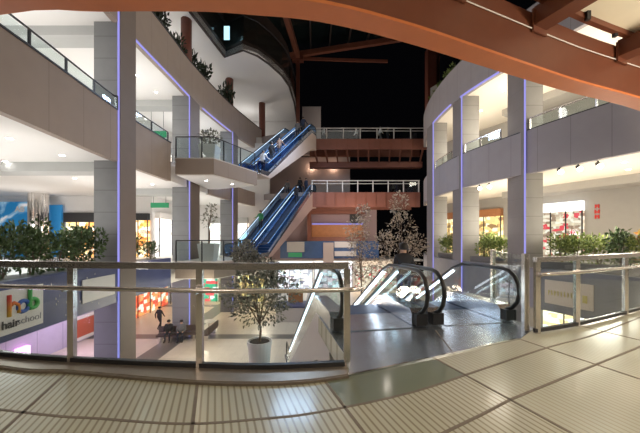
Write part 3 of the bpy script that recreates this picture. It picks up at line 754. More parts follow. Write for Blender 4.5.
# right galleries: along the slanted wall
def wr(t):
    return (15 + .447 * t, 24 - .894 * t)
shop('pink and red shop under a white lit sign on the right gallery', wr(2.3), wr(5.0), 0, 3.92, gl_p, lit, .62, side=-1)
shop('amber shop with brown sign seen between the two big right columns', (13.55, 26.9), (14.85, 24.3), 0, 3.9, gl_y, M['wood'], .6, side=-1, nmul=2, sign=('SHOP', .3, M['white'], 0) if False else None)
shop('amber shop past the second right column', (12.0, 29.9), (13.2, 27.6), 0, 3.9, gl_y, M['wood'], .6, side=-1, nmul=2)
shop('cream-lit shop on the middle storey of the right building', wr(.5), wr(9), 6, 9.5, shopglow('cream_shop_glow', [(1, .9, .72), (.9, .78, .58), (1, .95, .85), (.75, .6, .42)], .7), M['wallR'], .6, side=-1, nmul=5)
shop('warm bright shop on the lower floor behind the cream sign panel', wr(0), wr(10), G, -2.0, shopglow('warm_ground_glow', [(1, .78, .45), (1, .9, .7), (.9, .55, .25), (1, 1, .9)], 1.8), lit, .6, side=-1, nmul=5)
t = thing('vertical_sign', 'red vertical letters on the pale wall beside the pink shop', 'sign', (*wr(5.55), 3))
q = wr(5.65); ang = math.atan2(-.894, -.447) 
for i, ch in enumerate(('S', 'K', 'O')):
    pass
for i, (ww, hh_) in enumerate(((.15, .24), (.18, .24), (.16, .24))):
    z = 3.5 - i * .33; mb = MB(); c = Vector(q) + Vector((-.894, -.447)) * .05; dd = Vector((.447, -.894))
    for s_ in (-1, 1): e0 = c + dd * (s_ * ww / 2); mb.box(e0.x - .03, e0.x + .03, e0.y - .03, e0.y + .03, z - hh_ / 2, z + hh_ / 2)
    for zz in ((z + hh_ / 2 - .05, z) if i != 1 else (z, z - hh_ / 2 + .05)): mb.beam((*(c - dd * ww / 2), zz), (*(c + dd * ww / 2), zz), .05, .05)
    part(mb, 'letter', M['red'], t)

# sign panels on the parapets
def fascia_sign(pl, y0, y1, z0, z1, m, name, label, off=-.04):
    t = thing(name, label, 'sign', (at_y(pl, y0), y0, z0)); seg = clip_y(pl, y0, y1)
    part(MB().strip(offs(seg, off * .2), offs(seg, off), z0, z1), 'board', m, t); return t
s1 = fascia_sign(FL, 6.2, 9.05, -1.06, .12, M['white'], 'salon_sign', 'white sign with colourful hob lettering on the blue parapet')
fascia_sign(FL, 10.75, 12.65, -.86, -.02, M['white'], 'blank_sign', 'blank white panel on the blue parapet next to the first column')
s3 = fascia_sign(FR, 12.72, 14.52, -1.62, -.5, M['cream'], 'cream_sign', 'cream sign with faint yellow lettering on the right grey parapet', .04)
# hob lettering built as strokes: h (red to yellow), o (blue), b (green)
def lm(n, c): return mat(n, c, .5, var=.05)
xs = at_y(FL, 8.6) + .05
def ring(mb, cy, cz, r, th, x):
    pts = [(x, cy + r * math.cos(2 * PI * k / 28), cz + r * math.sin(2 * PI * k / 28)) for k in range(28)]
    return mb.tube(pts, th, 8, closed=True)
hz = -.33
hm, nt, out = nodes('red_to_yellow_letter'); p = N(nt, 'ShaderNodeBsdfPrincipled'); tc = N(nt, 'ShaderNodeTexCoord'); sx = N(nt, 'ShaderNodeSeparateXYZ'); nt.links.new(tc.outputs['Object'], sx.inputs[0])
mr = N(nt, 'ShaderNodeMapRange'); nt.links.new(sx.outputs[2], mr.inputs[0]); mr.inputs[1].default_value = .35; mr.inputs[2].default_value = .92
nt.links.new(mixc(nt, mr.outputs[0], (.75, .55, .03), (.65, .06, .03)), p.inputs['Base Color']); nt.links.new(p.outputs[0], out.inputs[0])
mb = MB(); x = at_y(FL, 8.1) + .045
mb.tube([(x, 7.98, -.60), (x, 7.98, -.02)], .06, 8); mb.tube([(x, 7.98, -.33), (x, 8.12, -.25), (x, 8.23, -.32), (x, 8.25, -.55)], .05, 8)
part(mb, 'letter', hm, s1, True)
part(ring(MB(), 8.38, -.40, .15, .055, x - .01), 'letter', lm('blue_letter', (.05, .12, .42)), s1, True)
mb = MB(); mb.tube([(x + .01, 8.56, -.55), (x + .01, 8.56, .06)], .05, 8); ring(mb, 8.66, -.38, .13, .055, x + .005)
part(mb, 'letter', lm('green_letter', (.08, .42, .10)), s1, True)
text_mesh('hair', .30, 'lettering', M['blackp'], s1, (at_y(FL, 7.7) + .05, 8.0, -.80), (PI / 2, 0, PI / 2), .008, .004)
text_mesh('school', .27, 'lettering', M['darkf'], s1, (at_y(FL, 8.2) + .05, 8.56, -.80), (PI / 2, 0, PI / 2), -.002, .004)
yl = lm('yellow_letter', (.62, .50, .14)); rnd = random.Random(5)
y = 14.34
while y > 13.42:      # faint, unreadable strokes on the cream sign
    x = at_y(FR, y) - .06; w = rnd.choice((.05, .07, .09)); h = .2
    mb = MB(); mb.box(x, x + .02, y - .03, y, -1.2, -.97); mb.box(x, x + .02, y - w, y, -1.06 if rnd.random() < .5 else -1.16, -1.02 if rnd.random() < .5 else -1.12)
    part(mb, 'letter', yl, s3); y -= .125
x = at_y(FR, 13.0) - .07; part(MB().box(x, x + .03, 12.86, 13.1, -1.32, -1.0), 'emblem', yl, s3)

# ------------------------------------------------------------------ lights fixtures
dl = None
def downlight(x, y, z, label, group, lm='lamp', r=.09):
    global dl
    t = thing('ceiling_downlight', label, 'ceiling light', (x, y, z), group, world=False)
    rg = part(MB().lathe([(r * 1.35, -.012), (r * 1.35, 0)], n=14), 'trim_ring', M['white'], t)
    part(MB().lathe([(r, -.02), (r, -.013)], n=14), 'diffuser', M[lm], rg)
    return t
for i, y in enumerate((8.0, 10.05, 12.1)): downlight(-10.4, y, 4.845, 'round downlight in the left white soffit, row beside the parapet, %s' % ('nearest', 'middle one', 'closest to the column')[i], 'downlights in the left soffit')
for i, y in enumerate((11.6, 13.05, 14.8, 16.75, 18.6)): downlight(-13.7, y, 4.845, 'round downlight in the left white soffit, deeper row, %s from the left' % ('first', 'second', 'third', 'fourth', 'fifth')[i], 'downlights in the left soffit')
for i, y in enumerate((15.6, 18.6)): downlight(-10.4, y, 4.845, 'round downlight in the soffit %s' % ('just past the first grey column', 'ahead of the second grey column')[i], 'downlights in the left soffit')
for i, y in enumerate((15.2, 17.2, 19.2)): downlight(-10.5, y, 10.845, 'round downlight in the upper left soffit, %s' % ('nearest the first column', 'middle of three', 'nearest the second column')[i], 'downlights in the upper left soffit')
for i, (x, y) in enumerate(((-10.2, 9.6), (-10.3, 11.4))): downlight(x, y, 10.845, 'round downlight in the soffit seen through the left glass railing, %s' % ('left one', 'right one')[i], 'downlights in the upper left soffit')
downlight(-14.2, 19.6, 4.845, 'large glowing ceiling lamp ahead of the orange shop', None, 'lamp', .22)
for i, (x, y) in enumerate(((-7.2, 19.0), (-5.9, 20.2))): downlight(x, y, 5.14, 'downlight under the small upper balcony, %s' % ('left one', 'right one')[i], 'downlights under the balcony')
for i, (x, y) in enumerate(((13.4, 13.2), (14.8, 11.6), (15.0, 14.6))): downlight(x, y, 4.845, 'downlight in the right cream soffit, %s' % ('nearest the parapet', 'nearest the right edge', 'deepest one')[i], 'downlights in the right soffit', 'lampw')
for i, (x, y) in enumerate(((11.6, 19.), (12.6, 18.4), (11.8, 22.))): downlight(x, y, 10.845, 'downlight in the upper right soffit, %s' % ('above the middle railing', 'deeper, by the widest column', 'past the second column')[i], 'downlights in the upper right soffit', 'lampw')
def track_spot(x, y, z, label):
    t = thing('spotlight', label, 'spotlight', (x, y, z), 'spotlights under the right soffit', world=False)
    part(MB().tube([(0, 0, 0), (0, 0, -.12)], .03, 8), 'bracket', M['iron'], t)
    hs = part(MB().tube([(.0, .05, -.10), (-.05, -.09, -.2), (-.09, -.19, -.27)], .09, 12, rr=[.07, .1, .12]), 'housing', M['iron'], t)
    part(MB().tube([(-.0905, -.191, -.2705), (-.10, -.212, -.285)], .105, 12), 'lens', M['lampw'], hs)
for (x, y, lab) in ((11.25, 14.1, 'spotlight nearest the widest right column'), (11.62, 13.5, 'middle one of three spotlights under the right parapet'), (12.0, 12.95, 'spotlight of three farthest from the widest column'),
                    (9.95, 18.7, 'spotlight under the parapet beside the second right column'), (10.2, 18.1, 'spotlight between the two big right columns')):
    track_spot(x, y, 4.83, lab)

# ------------------------------------------------------------------ roof and upper-left storey
t = thing('upper_balcony_guard', 'dark glazed balcony front curving along the topmost left storey', 'balcony', (-5, 25, 16.8))
part(MB().strip(TOP, offs(TOP, .2), 16.8, 17.6), 'edge_band', M['darkroof'], t)
part(MB().strip(offs(TOP, .08), offs(TOP, .11), 17.6, 19.6), 'glass_panel', M['glassd'], t)
part(MB().strip(offs(TOP, .3), offs(TOP, .5), 17.6, 21.0), 'screen', M['darkroof'], t)
part(MB().tube([(x, y, 19.65) for x, y in TOP], .06, 6), 'handrail', M['iron'], t)
tag(MB().box(-7.75, -7.3, 24.2, 24.24, 17.5, 18.6).build('lit_window', emis('cyan_window', (.45, .8, .95), .9)), 'small cyan lit window on the dark topmost balcony', 'window')
for (x, y, lab) in ((-9.4, 21.1, 'round red-brown post on the upper storey, the one nearest the orange beam'), (-8.75, 29., 'round red-brown post on the upper storey, middle one'), (-6.6, 34.2, 'round red-brown post on the upper storey, by the escalator top')):
    t = thing('round_post', lab, 'post', (x, y, 12.0), 'red-brown posts of the upper storey')
    z0 = 12.0
    part(MB().lathe([(.36, z0), (.36, 16.84)], x, y, 18), 'shaft', M['redcol'], t, True); part(MB().lathe([(.45, z0), (.45, z0 + .2)], x, y, 18), 'base', M['darkroof'], t)
struct('floor_far_upper', MB().box(-24, -6.1, 31.3, 39.5, 11.4, 12.0), M['floorup'])
struct('wall_left_upper_far', MB().box(-24, -2.8, 39.5, 39.9, 11.4, 17), M['wallL'])
t = thing('roof_post', 'thin rust-brown post rising to the dark roof beside the grey tower', 'post', (-2.55, 34.6, 12))
part(MB().box(-2.75, -2.35, 34.4, 34.8, 12, 22.0), 'shaft', M['redcol'], t); part(MB().box(-3.2, -1.9, 34.2, 35.0, 21.9, 22.3), 'cap', M['redcol'], t)
t = thing('roof_frame', 'dark rust-brown roof beams over the atrium', 'roof', (-2, 30, 20))
part(MB().beam((-3.4, 18, 19.3), (-2.5, 34, 22.2), .45, .6), 'beam', M['bridged'], t)
part(MB().beam((-4.2, 34.6, 22.4), (9.5, 33.6, 23.9), .4, .55), 'beam', M['bridged'], t)
part(MB().beam((-2.5, 34.6, 22.2), (8, 35.5, 22.4), .2, .3), 'beam', M['bridged'], t)
for i in range(6): part(MB().beam((-5.5 + i * 2.2, 36, 23.8 + .2 * i), (-4.8 + i * 2.0, 21, 20.5 + .15 * i), .15, .4), 'rafter', M['darkroof'], t)
part(MB().add([(-7, 36, 24.3), (8, 36, 25.6), (7, 20, 21.6), (-6, 20, 20.8), (-7, 36, 24.4), (8, 36, 25.7), (7, 20, 21.7), (-6, 20, 20.9)], [(0, 1, 2, 3), (7, 6, 5, 4), (0, 4, 5, 1), (1, 5, 6, 2), (2, 6, 7, 3), (3, 7, 4, 0)]), 'glazing', mat('dark_roof_glass', (.012, .02, .02), .15, var=.5, scale=1), t)
t = thing('brown_pillar', 'rust-brown square pillar behind the plants of the right building top', 'pillar', (12.1, 31.5, 12))
part(MB().box(11.3, 12.2, 31.4, 32.3, 12, 21.5), 'shaft', M['redcol'], t); part(MB().box(12.25, 12.7, 31.8, 32.2, 12, 21.5), 'side_pipe', M['bridge'], t)

# ------------------------------------------------------------------ the glass-floored bridge we stand on
EDGE = smooth([(-7.2, 4.5), (-3.69, 3.46), (-2.8, 3.34), (-1.8, 3.17), (-1.23, 3.09), (-.71, 3.06), (-.2, 3.1), (.3, 3.24), (.94, 3.52), (2.18, 4.09), (3.4, 4.64), (6.57, 6.16), (9.6, 7.9), (12.5, 9.8)], 4)
RL = smooth([(-7.4, 4.75), (-5.2, 4.05), (-4.0, 3.75), (-2.95, 3.57), (-1.364, 3.41), (-.56, 3.37), (.323, 3.46)], 4)
def upto(pl, x0, x1):
    return [p for p in pl if x0 <= p[0] <= x1]
eL = upto(EDGE, -9, .31)
out_l = offs(RL, .12)
HD3 = Vector((-HD.x, -HD.y)); PR_ = Vector((HD3.y, -HD3.x))
nS = Vector((1.03, 4.66)) - PR_ * .85; nC = Vector((2.70, 4.97)) + PR_ * .85
deckpoly = [tuple(nS + HD3 * 1.25), tuple(nC + HD3 * 1.25), tuple(nC - HD3 * .2)]
poly = [(-7.2, -3.5)] + out_l + [tuple(nS + HD3 * -.9)] + deckpoly + [(3.42, 4.78)] + [p for p in offs(EDGE, .12) if p[0] > 3.7] + [(13, -3.5)]
struct('floor', MB().prism(poly, -.3, 0), M['floor'])
struct('trim_21', MB().strip(offs(eL, .0), [(x, y + .34) for x, y in eL], .002, .035), M['ledge'])
struct('trim_22', MB().strip(offs(eL, -.03), offs(eL, -.001), .001, .028), M['joint'])
def joint_run(n, pl, w=.03):
    struct('trim_%d' % n, MB().strip(offs(pl, -w / 2), offs(pl, w / 2), .0, .0025), M['joint'])
J1 = smooth([(-7, 3.4), (-2.79, 2.62), (-1.82, 2.49), (-1.09, 2.42), (-.5, 2.485), (0, 2.586), (.906, 2.92), (1.82, 3.41), (3.16, 4.13), (4.6, 4.84), (8.5, 7.1)], 4)
joint_run(23, J1)
J2 = [(-1.2, 1.2), (-.2, 1.65), (1.36, 2.54), (1.76, 2.78), (3.26, 3.55), (4.38, 4.12), (9, 6.6)]; joint_run(24, J2)
def ey(pl, a):      # where the rib line X+.35Y=a meets a polyline
    for p, q in zip(pl, pl[1:]):
        f0 = p[0] + .35 * p[1] - a; f1 = q[0] + .35 * q[1] - a
        if f0 <= 0 <= f1: k = f0 / (f0 - f1); return (p[0] + (q[0] - p[0]) * k, p[1] + (q[1] - p[1]) * k)
for i, a in enumerate((-3.1, -1.65, -.18, 1.15, 2.74, 4.52, 6.24, 8.)):
    e = ey(EDGE, a)
    if e:
        y1 = -2.; joint_run(25 + i, [(a - .35 * y1, y1), e], .028)
pa, pb, pc, pd = ey(J1, 1.17), ey(EDGE, 1.17), ey(EDGE, 2.72), ey(J1, 2.72)
pane = [pa] + [p for p in J1 if pa[0] < p[0] < pd[0]] + [pd, pc] + [p for p in EDGE if pb[0] < p[0] < pc[0]][::-1] + [pb]
struct('trim_40', MB().prism(pane, .0005, .002), mat('dark_green_glass_pane', (.15, .17, .115), .4, var=.15, scale=1.2, coat=.6))
# landing plate of the escalators
pe = [p for p in EDGE if .3 <= p[0] <= 3.36]
t = thing('landing_plate', 'shiny metal landing plate in front of the near escalators', 'floor plate', (1.8, 4.4, .0))
pp = pe + [tuple(nC - HD3 * .15), tuple(nC + HD3 * 1.2), tuple(nS + HD3 * 1.2), tuple(nS - HD3 * .9)]
part(MB().prism(pp, .001, .012), 'plate', M['steeld'], t)
part(MB().strip(offs(pe, .0), offs(pe, .03), .012, .02), 'edge_strip', M['chrome'], t)
a_ = Vector((1.72, 3.85)); b_ = Vector((1.86, 4.83)) 
part(MB().beam((a_.x, a_.y, .013), (b_.x, b_.y + .0, .013), .012, .006), 'seam', M['joint'], t)

# near railings
def steel_rail(label, pl, posts, top, mid_h, mid_pl, group=None, ends=True):
    t = thing('steel_railing', label, 'railing', (*pl[0], .0), group)
    z0 = .03
    part(MB().strip(offs(pl, .035), offs(pl, -.035), top - .075, top), 'top_rail', M['steel'], t)
    part(MB().tube([(x, y, mid_h) for x, y in mid_pl], .027, 10), 'handrail', M['steel'], t, True)
    part(MB().strip(offs(pl, .03), offs(pl, -.03), z0, z0 + .055), 'base_rail', M['iron'], t)
    for (x, y) in posts:
        p = part(MB().box(x - .036, x + .036, y - .03, y + .03, 0.01, top - .076), 'post', M['steel'], t)
    seg = [pl[0]]
    cuts = [p for p in posts]
    idx = sorted({min(range(len(pl)), key=lambda i: (pl[i][0] - c[0]) ** 2 + (pl[i][1] - c[1]) ** 2) for c in cuts} | {0, len(pl) - 1})
    for a, b in zip(idx, idx[1:]):
        if b > a: part(MB().strip(offs(pl[a:b + 1], .006), offs(pl[a:b + 1], -.006), z0 + .06, top - .08), 'glass_panel', M['glass'], t)
    part(MB().strip(offs(pl, .012), offs(pl, -.012), top - .23, top - .215), 'glass_clip', M['chrome'], t) if False else None
    for (x, y) in posts:
        q = min(mid_pl, key=lambda m_: (m_[0] - x) ** 2 + (m_[1] - y) ** 2)
        part(MB().beam((x, y, mid_h - .03), (q[0], q[1], mid_h - .03), .025, .03), 'bracket', M['steel'], t)
    return t
midL = [(x, y) for x, y in offs(RL, -.12)]; midL[-1] = (.30, 3.33); midL.append((.48, 3.40))
steel_rail('steel and glass railing at the edge of the glass floor, left of the escalators', RL, [(-4.9, 3.97), (-2.95, 3.57), (-1.364, 3.41), (.31, 3.455)], 1.22, .925, midL)
RRp = smooth([(3.36, 4.69), (4.33, 5.06), (5.94, 5.84), (7.6, 6.75), (9.5, 7.9)], 4)
steel_rail('steel and glass railing at the edge of the glass floor, right of the escalators', RRp, [(3.40, 4.70), (4.33, 5.06), (5.94, 5.84), (7.6, 6.75)], 1.2, .94, offs(RRp, -.10)[0:])
t = thing('glass_side_guard', 'glass side panel with steel posts beside the right near escalator', 'railing', (3.5, 5.4, 0))
for (x, y) in ((3.30, 4.82), (3.78, 6.55)): part(MB().box(x - .04, x + .04, y - .04, y + .04, .0 if y < 6 else -.8, 1.25), 'post', M['steel'], t)
part(MB().beam((3.31, 4.88, .62), (3.77, 6.5, .62), .014, 1.2), 'glass_panel', M['glass'], t)

# orange beam and canopy over the bridge
BEAM = smooth([(-7.5, 4.5), (-3.86, 3.63), (-2.63, 3.58), (-1.43, 3.58), (-.85, 3.63), (0, 3.75), (1.09, 4.11), (2.49, 4.69), (4.38, 5.47), (6.8, 6.38), (10, 8.0)], 4)
t = thing('curved_beam', 'big curved orange steel beam arching over the glass-floored bridge', 'beam', (0, 3.7, 4.2))
bi = offs(BEAM, -.30)
part(MB().strip(BEAM, bi, 4.2, 4.24), 'bottom_flange', M['orange'], t)
part(MB().strip(offs(BEAM, -.26), offs(BEAM, -.28), 4.24, 5.07), 'web', M['brown'], t)  # darker than the flange: shade on the web put into its colour
part(MB().strip(offs(BEAM, -.02), offs(BEAM, -.04), 4.24, 5.25), 'outer_web', M['orange'], t)
part(MB().tube([(x, y, 4.80) for x, y in offs(BEAM, -.30)], .009, 6), 'cable', M['white'], t)
RD = Vector((.40, -.92)).normalized()
for i in range(9):
    x = -5 + 1.75 * i if False else (-4.7, -3.1, -1.5, .15, 1.9, 3.55, 5.25, 6.9, 8.4)[i]
    j = min(range(len(BEAM)), key=lambda q_: abs(BEAM[q_][0] - x)); p0 = Vector(offs(BEAM, -.29)[j]); p1 = p0 + RD * 5.5
    if x < 1: continue
    r = thing('canopy_rafter', 'brown steel rafter under the canopy, %s' % ('fifth from the corner', '', '', '', 'outermost, above the frame', 'left one of the two seen over the right railing', 'right one of the two seen over the right railing', 'cut by the right edge of the photo', 'farthest right')[i], 'rafter', (*p0, 4.9), 'canopy rafters')
    part(MB().beam((*p0, 5.01), (*p1, 5.01), .20, .30), 'bar', M['brown'], r)
    part(MB().beam((*p0, 4.85), (*p1, 4.85), .30, .025), 'flange', M['brown'], r)
    part(MB().beam((*(p0 + RD * .02), 4.75), (*(p0 + RD * .02), 5.1), .34, .03, up=(RD.x, RD.y, 0)), 'end_plate', M['brown'], r)
# canopy purlins and pale panels
cp = thing('canopy', 'pale canopy panels in brown frames above the right side of the bridge', 'canopy', (4, 3, 5.2))
base = offs(BEAM, -.34)
bb = [p for p in base if -6 < p[0] < 10]
for k in range(5):
    d0 = (.14, .98, 2.5, 4.0, 5.)[k]; d1 = (.90, 2.42, 3.92, 4.92, 5.6)[k]
    A = [tuple(Vector(p) + RD * d0) for p in bb]; B = [tuple(Vector(p) + RD * d1) for p in bb]
    part(MB().strip(A, B, 5.22, 5.25), 'panel', M['canopy'], cp)
    A2 = [tuple(Vector(p) + RD * (d0 - .08)) for p in bb]; B2 = [tuple(Vector(p) + RD * d0) for p in bb]
    part(MB().strip(A2, B2, 5.13, 5.27), 'purlin', M['brown'], cp)
for (x, y) in ((4.4, 4.93), (5.25, 5.34)):
    part(MB().box(x - .03, x + .03, y - .03, y + .03, 5.08, 5.22), 'clip', M['iron'], cp)

# ------------------------------------------------------------------ people
def body_mesh(J, name):
    """J: joints by name; one continuous skinned surface, coloured by the nearest bone"""
    bones = [('pelvis', 'chest', 1, .16, .175), ('chest', 'neck', 1, .175, .065), ('neck', 'head', 0, .06, .095), ('head', 'crown', 0, .1, .075)]
    for s in 'LR':
        bones += [('chest', 'sh' + s, 1, .175, .075), ('sh' + s, 'el' + s, 1, .065, .05), ('el' + s, 'wr' + s, 1, .05, .038), ('wr' + s, 'ha' + s, 0, .036, .03),
                  ('pelvis', 'hip' + s, 2, .16, .105), ('hip' + s, 'kn' + s, 2, .10, .068), ('kn' + s, 'an' + s, 2, .065, .048), ('an' + s, 'toe' + s, 3, .05, .04)]
    rad = {}
    for a, b, c, ra, rb in bones: rad.setdefault(a, ra); rad[b] = rb
    rad['chest'] = .165
    names = list(rad); idx = {n_: i for i, n_ in enumerate(names)}
    me = bpy.data.meshes.new(name + '_skeleton')
    me.from_pydata([J[n_] for n_ in names], [(idx[a], idx[b]) for a, b, *_ in bones], [])
    o = bpy.data.objects.new('tmp', me); C.objects.link(o)
    md = o.modifiers.new('s', 'SKIN'); md.use_smooth_shade = True
    for i, n_ in enumerate(names):
        sv = me.skin_vertices[0].data[i]; r = rad[n_]
        sv.radius = (r * 1.15, r * .85) if n_ in ('chest', 'pelvis') else (r, r); sv.use_root = n_ == 'pelvis'
    sb = o.modifiers.new('u', 'SUBSURF'); sb.levels = 1; sb.render_levels = 1
    bpy.context.view_layer.update()
    out = bpy.data.meshes.new_from_object(o.evaluated_get(bpy.context.evaluated_depsgraph_get())); out.name = name
    bpy.data.objects.remove(o)
    while len(out.materials) < 4: out.materials.append(None)
    for p in out.polygons:
        best = (9, 0)
        for a, b, c, ra, rb in bones:
            A = Vector(J[a]); B = Vector(J[b]); t_ = max(0, min(1, (p.center - A).dot(B - A) / max(1e-6, (B - A).length_squared)))
            d = (p.center - A.lerp(B, t_)).length / max(.04, ra + (rb - ra) * t_)
            if d < best[0]: best = (d, c)
        p.material_index = best[1]; p.use_smooth = True
    return out
def joints(pose):
    J = dict(pelvis=(0, 0, .95), chest=(0, 0, 1.28), neck=(0, 0, 1.48), head=(0, .02, 1.6), crown=(0, .01, 1.70))
    for s, k in (('L', -1), ('R', 1)):
        J.update({'sh' + s: (k * .19, 0, 1.41), 'el' + s: (k * .25, -.03, 1.13), 'wr' + s: (k * .25, .07, .90), 'ha' + s: (k * .24, .1, .80),
                  'hip' + s: (k * .095, 0, .90), 'kn' + s: (k * .10, .02, .49), 'an' + s: (k * .10, -.01, .075), 'toe' + s: (k * .12, .17, .04)})
    if pose == 'walk':
        J.update(knL=(-.1, .2, .5), anL=(-.1, .22, .09), toeL=(-.11, .42, .06), knR=(.1, .02, .49), anR=(.1, -.28, .14), toeR=(.11, -.14, .05),
                 elL=(-.25, -.14, 1.14), wrL=(-.24, -.12, .9), haL=(-.23, -.1, .81), elR=(.25, .1, 1.15), wrR=(.23, .25, .96), haR=(.22, .31, .9))
    if pose == 'rail':
        J.update(elR=(.3, .12, 1.16), wrR=(.42, .3, 1.05), haR=(.47, .37, 1.02))
    if pose == 'sit':
        d = -.45
        for n_ in ('pelvis', 'chest', 'neck', 'head', 'crown', 'shL', 'shR'): x, y, z = J[n_]; J[n_] = (x, y + (.06 if n_ != 'pelvis' else 0), z + d + .04)
        for s, k in (('L', -1), ('R', 1)):
            J.update({'hip' + s: (k * .1, .05, .52), 'kn' + s: (k * .13, .46, .50), 'an' + s: (k * .13, .42, .08), 'toe' + s: (k * .15, .6, .04),
                      'el' + s: (k * .27, .1, .72), 'wr' + s: (k * .16, .33, .62), 'ha' + s: (k * .1, .4, .6)})
    return J
BODY = {}
for ps in ('stand', 'walk', 'rail', 'sit'): BODY[ps] = (body_mesh(joints(ps), 'person_' + ps), joints(ps))
hairm = MB().lathe([(.03, .1), (.085, .085), (.108, .03), (.105, -.02), (.095, -.04)], n=14)
HAIR = None
def person(label, loc, face, pose, coat, legs='jeans', group=None, hairlong=False, sc=1.):
    global HAIR
    t = bpy.data.objects.new('person', BODY[pose][0]); C.objects.link(t); t.location = loc; t.rotation_euler = (0, 0, face); t.scale = (sc,) * 3
    tag(t, label, 'person', group)
    for i, m_ in enumerate(('skin', coat, legs, 'shoe')):
        t.material_slots[i].link = 'OBJECT'; t.material_slots[i].material = M[m_]
    h = BODY[pose][1]['head']
    if HAIR is None: HAIR = hairm.build('hair', M['hair'], t, True); o = HAIR
    else: o = HAIR.copy(); C.objects.link(o); o.parent = t
    o.location = (h[0], h[1] - .018, h[2] + .035)
    if hairlong: o.scale = (1.04, 1.08, 1.3)
    n_ = MB().add([(-.015, .085, -.02), (.015, .085, -.02), (0, .115, -.022), (0, .088, .03)], [(0, 1, 2), (0, 2, 3), (2, 1, 3), (0, 3, 1)]).build('nose', M['skin'], t); n_.location = h
    return t
def esc_pos(lev, j, s, lane=0, top=8.0, rise=5.85):
    b = Vector((-4.42, 21.1)) + UP * 1.55 + PN * (.85 + 1.65 * j + lane); p = b + UP * s
    n_ = int(rise / .2); z = lev + .03 + (rise * (int(s / top * n_) + 1) / n_ if s > 0 else 0)
    return (p.x, p.y, min(z, lev + rise + .03))
fu = math.atan2(UP.y, UP.x) - PI / 2; fd = fu + PI
person('person in a white shirt stepping onto the upper far escalator', esc_pos(6.15, 0, .5), fu, 'rail', 'coatw', group='people on the upper far escalator')
person('person in black riding the upper far escalator, lower half', esc_pos(6.15, 0, 1.75), fu, 'stand', 'coatk', group='people on the upper far escalator', hairlong=True)
person('person in a brown coat riding the upper far escalator', esc_pos(6.15, 0, 3.0), fu, 'rail', 'coatb', group='people on the upper far escalator')
person('person in grey near the top of the upper far escalator', esc_pos(6.15, 0, 6.4), fu, 'stand', 'coatgr', group='people on the upper far escalator')
person('person in navy at the very top of the upper far escalator', esc_pos(6.15, 0, 7.6), fu, 'rail', 'coatn', group='people on the upper far escalator')
person('person in black halfway up the lower far escalator', esc_pos(.1, 0, 6.2, rise=5.9), fu, 'rail', 'coatk', group='people on the lower far escalator')
person('person in grey at the top of the farther lower escalator', esc_pos(.1, 1, 7.4, rise=5.9), fd, 'stand', 'coatgr', group='people on the lower far escalator')
person('person in a green top riding the farther lower escalator', esc_pos(.1, 1, 2.6, rise=5.9), fd, 'rail', 'coatg', group='people on the lower far escalator')
person('person in black standing where the lower escalator meets the lower bridge, left one', (-2.05, 30.9, 6.0), .6, 'stand', 'coatk')
person('person in dark clothes standing where the lower escalator meets the lower bridge, right one', (-1.45, 31.2, 6.0), -.8, 'stand', 'coatn')
person('person in pale clothes on the upper footbridge, left of the middle', (4.0, 33.2, 12.0), 1.5, 'walk', 'coatw')
person('person in pale clothes near the middle of the upper footbridge', (6.6, 33.0, 12.0), -1.5, 'walk', 'coatw', 'coatgr')
person('person in dark clothes on the upper footbridge beside the one in pale clothes', (7.5, 33.2, 12.0), -1.4, 'stand', 'coatk')
person('person in white at the left end of the upper footbridge', (.4, 33.0, 12.0), -1.2, 'stand', 'coatw')
person('person in black walking across the lower floor past the red shop', (-11.4, 21.3, G), -.3, 'walk', 'coatk', 'coatk', sc=.95)
# person riding down the right near escalator
s_ = .85; cc = Vector((2.70, 4.97)) + HD3 * (1.6 + s_); kk = 25
rise_i = math.floor((RUN - s_) / RUN * kk) + 1
person('person in dark clothes riding down the right near escalator, head above the glass', (cc.x - .2, cc.y, G + .03 + 5 * rise_i / kk), math.atan2(HD3.y, HD3.x) - PI / 2, 'stand', 'coatk', hairlong=True)
# benches and seated people on the lower floor
def bench(label, loc, rz, L=2.2, seat=None):
    t = thing('bench', label, 'bench', loc, None, rz, world=False)
    part(MB().box(-L / 2, L / 2, -.28, .28, .36, .46), 'seat', M[seat or 'seat'], t)
    for x in (-L / 2 + .2, L / 2 - .2): part(MB().box(x - .06, x + .06, -.24, .24, 0, .36), 'leg', M['chrome'], t)
    part(MB().beam((-L / 2, -.3, .68), (L / 2, -.3, .68), .06, .4), 'backrest', M[seat or 'seat'], t)
    return t
B1 = (-9.0, 19.0, G)
bench('dark bench with two seated people in front of the second column on the lower floor', B1, PI + .2, 2.4)
for i, (dx, co, lab) in enumerate(((-.55, 'coatk', 'person in black sitting on the bench below the second column, left one'), (.25, 'coatgr', 'person in grey sitting on the bench below the second column, right one'))):
    person(lab, (B1[0] + dx, B1[1] - .02, G + .03), PI + .2, 'sit', co, group='people sitting on the lower floor bench')
bench('brown bench beside the seated people on the lower floor', (-7.3, 19.7, G), PI / 2, 1.8)
bench('dark bench with white end in the far part of the lower floor', (-8.0, 28.6, G), PI, 2.6, 'blackp')
person('person in black sitting on the far bench of the lower floor', (-8.6, 28.55, G + .03), PI, 'sit', 'coatk')
def cafe_table(label, loc):
    t = thing('cafe_table', label, 'table', loc, None, 0, world=False)
    part(MB().lathe([(.45, .72), (.45, .76)], n=20), 'tabletop', M['benchw'], t); part(MB().lathe([(.03, .03), (.03, .72)], n=10), 'column', M['chrome'], t); part(MB().lathe([(.28, 0), (.26, .03)], n=18), 'base', M['iron'], t)
cafe_table('white round table right of the seated people on the lower floor', (-7.7, 20.8, G))
cafe_table('white round table in the far part of the lower floor', (-5.6, 26.5, G))
t = thing('kiosk', 'blue and grey kiosk on the lower floor beside the grey-green tree', 'kiosk', (-1.6, 24, G))
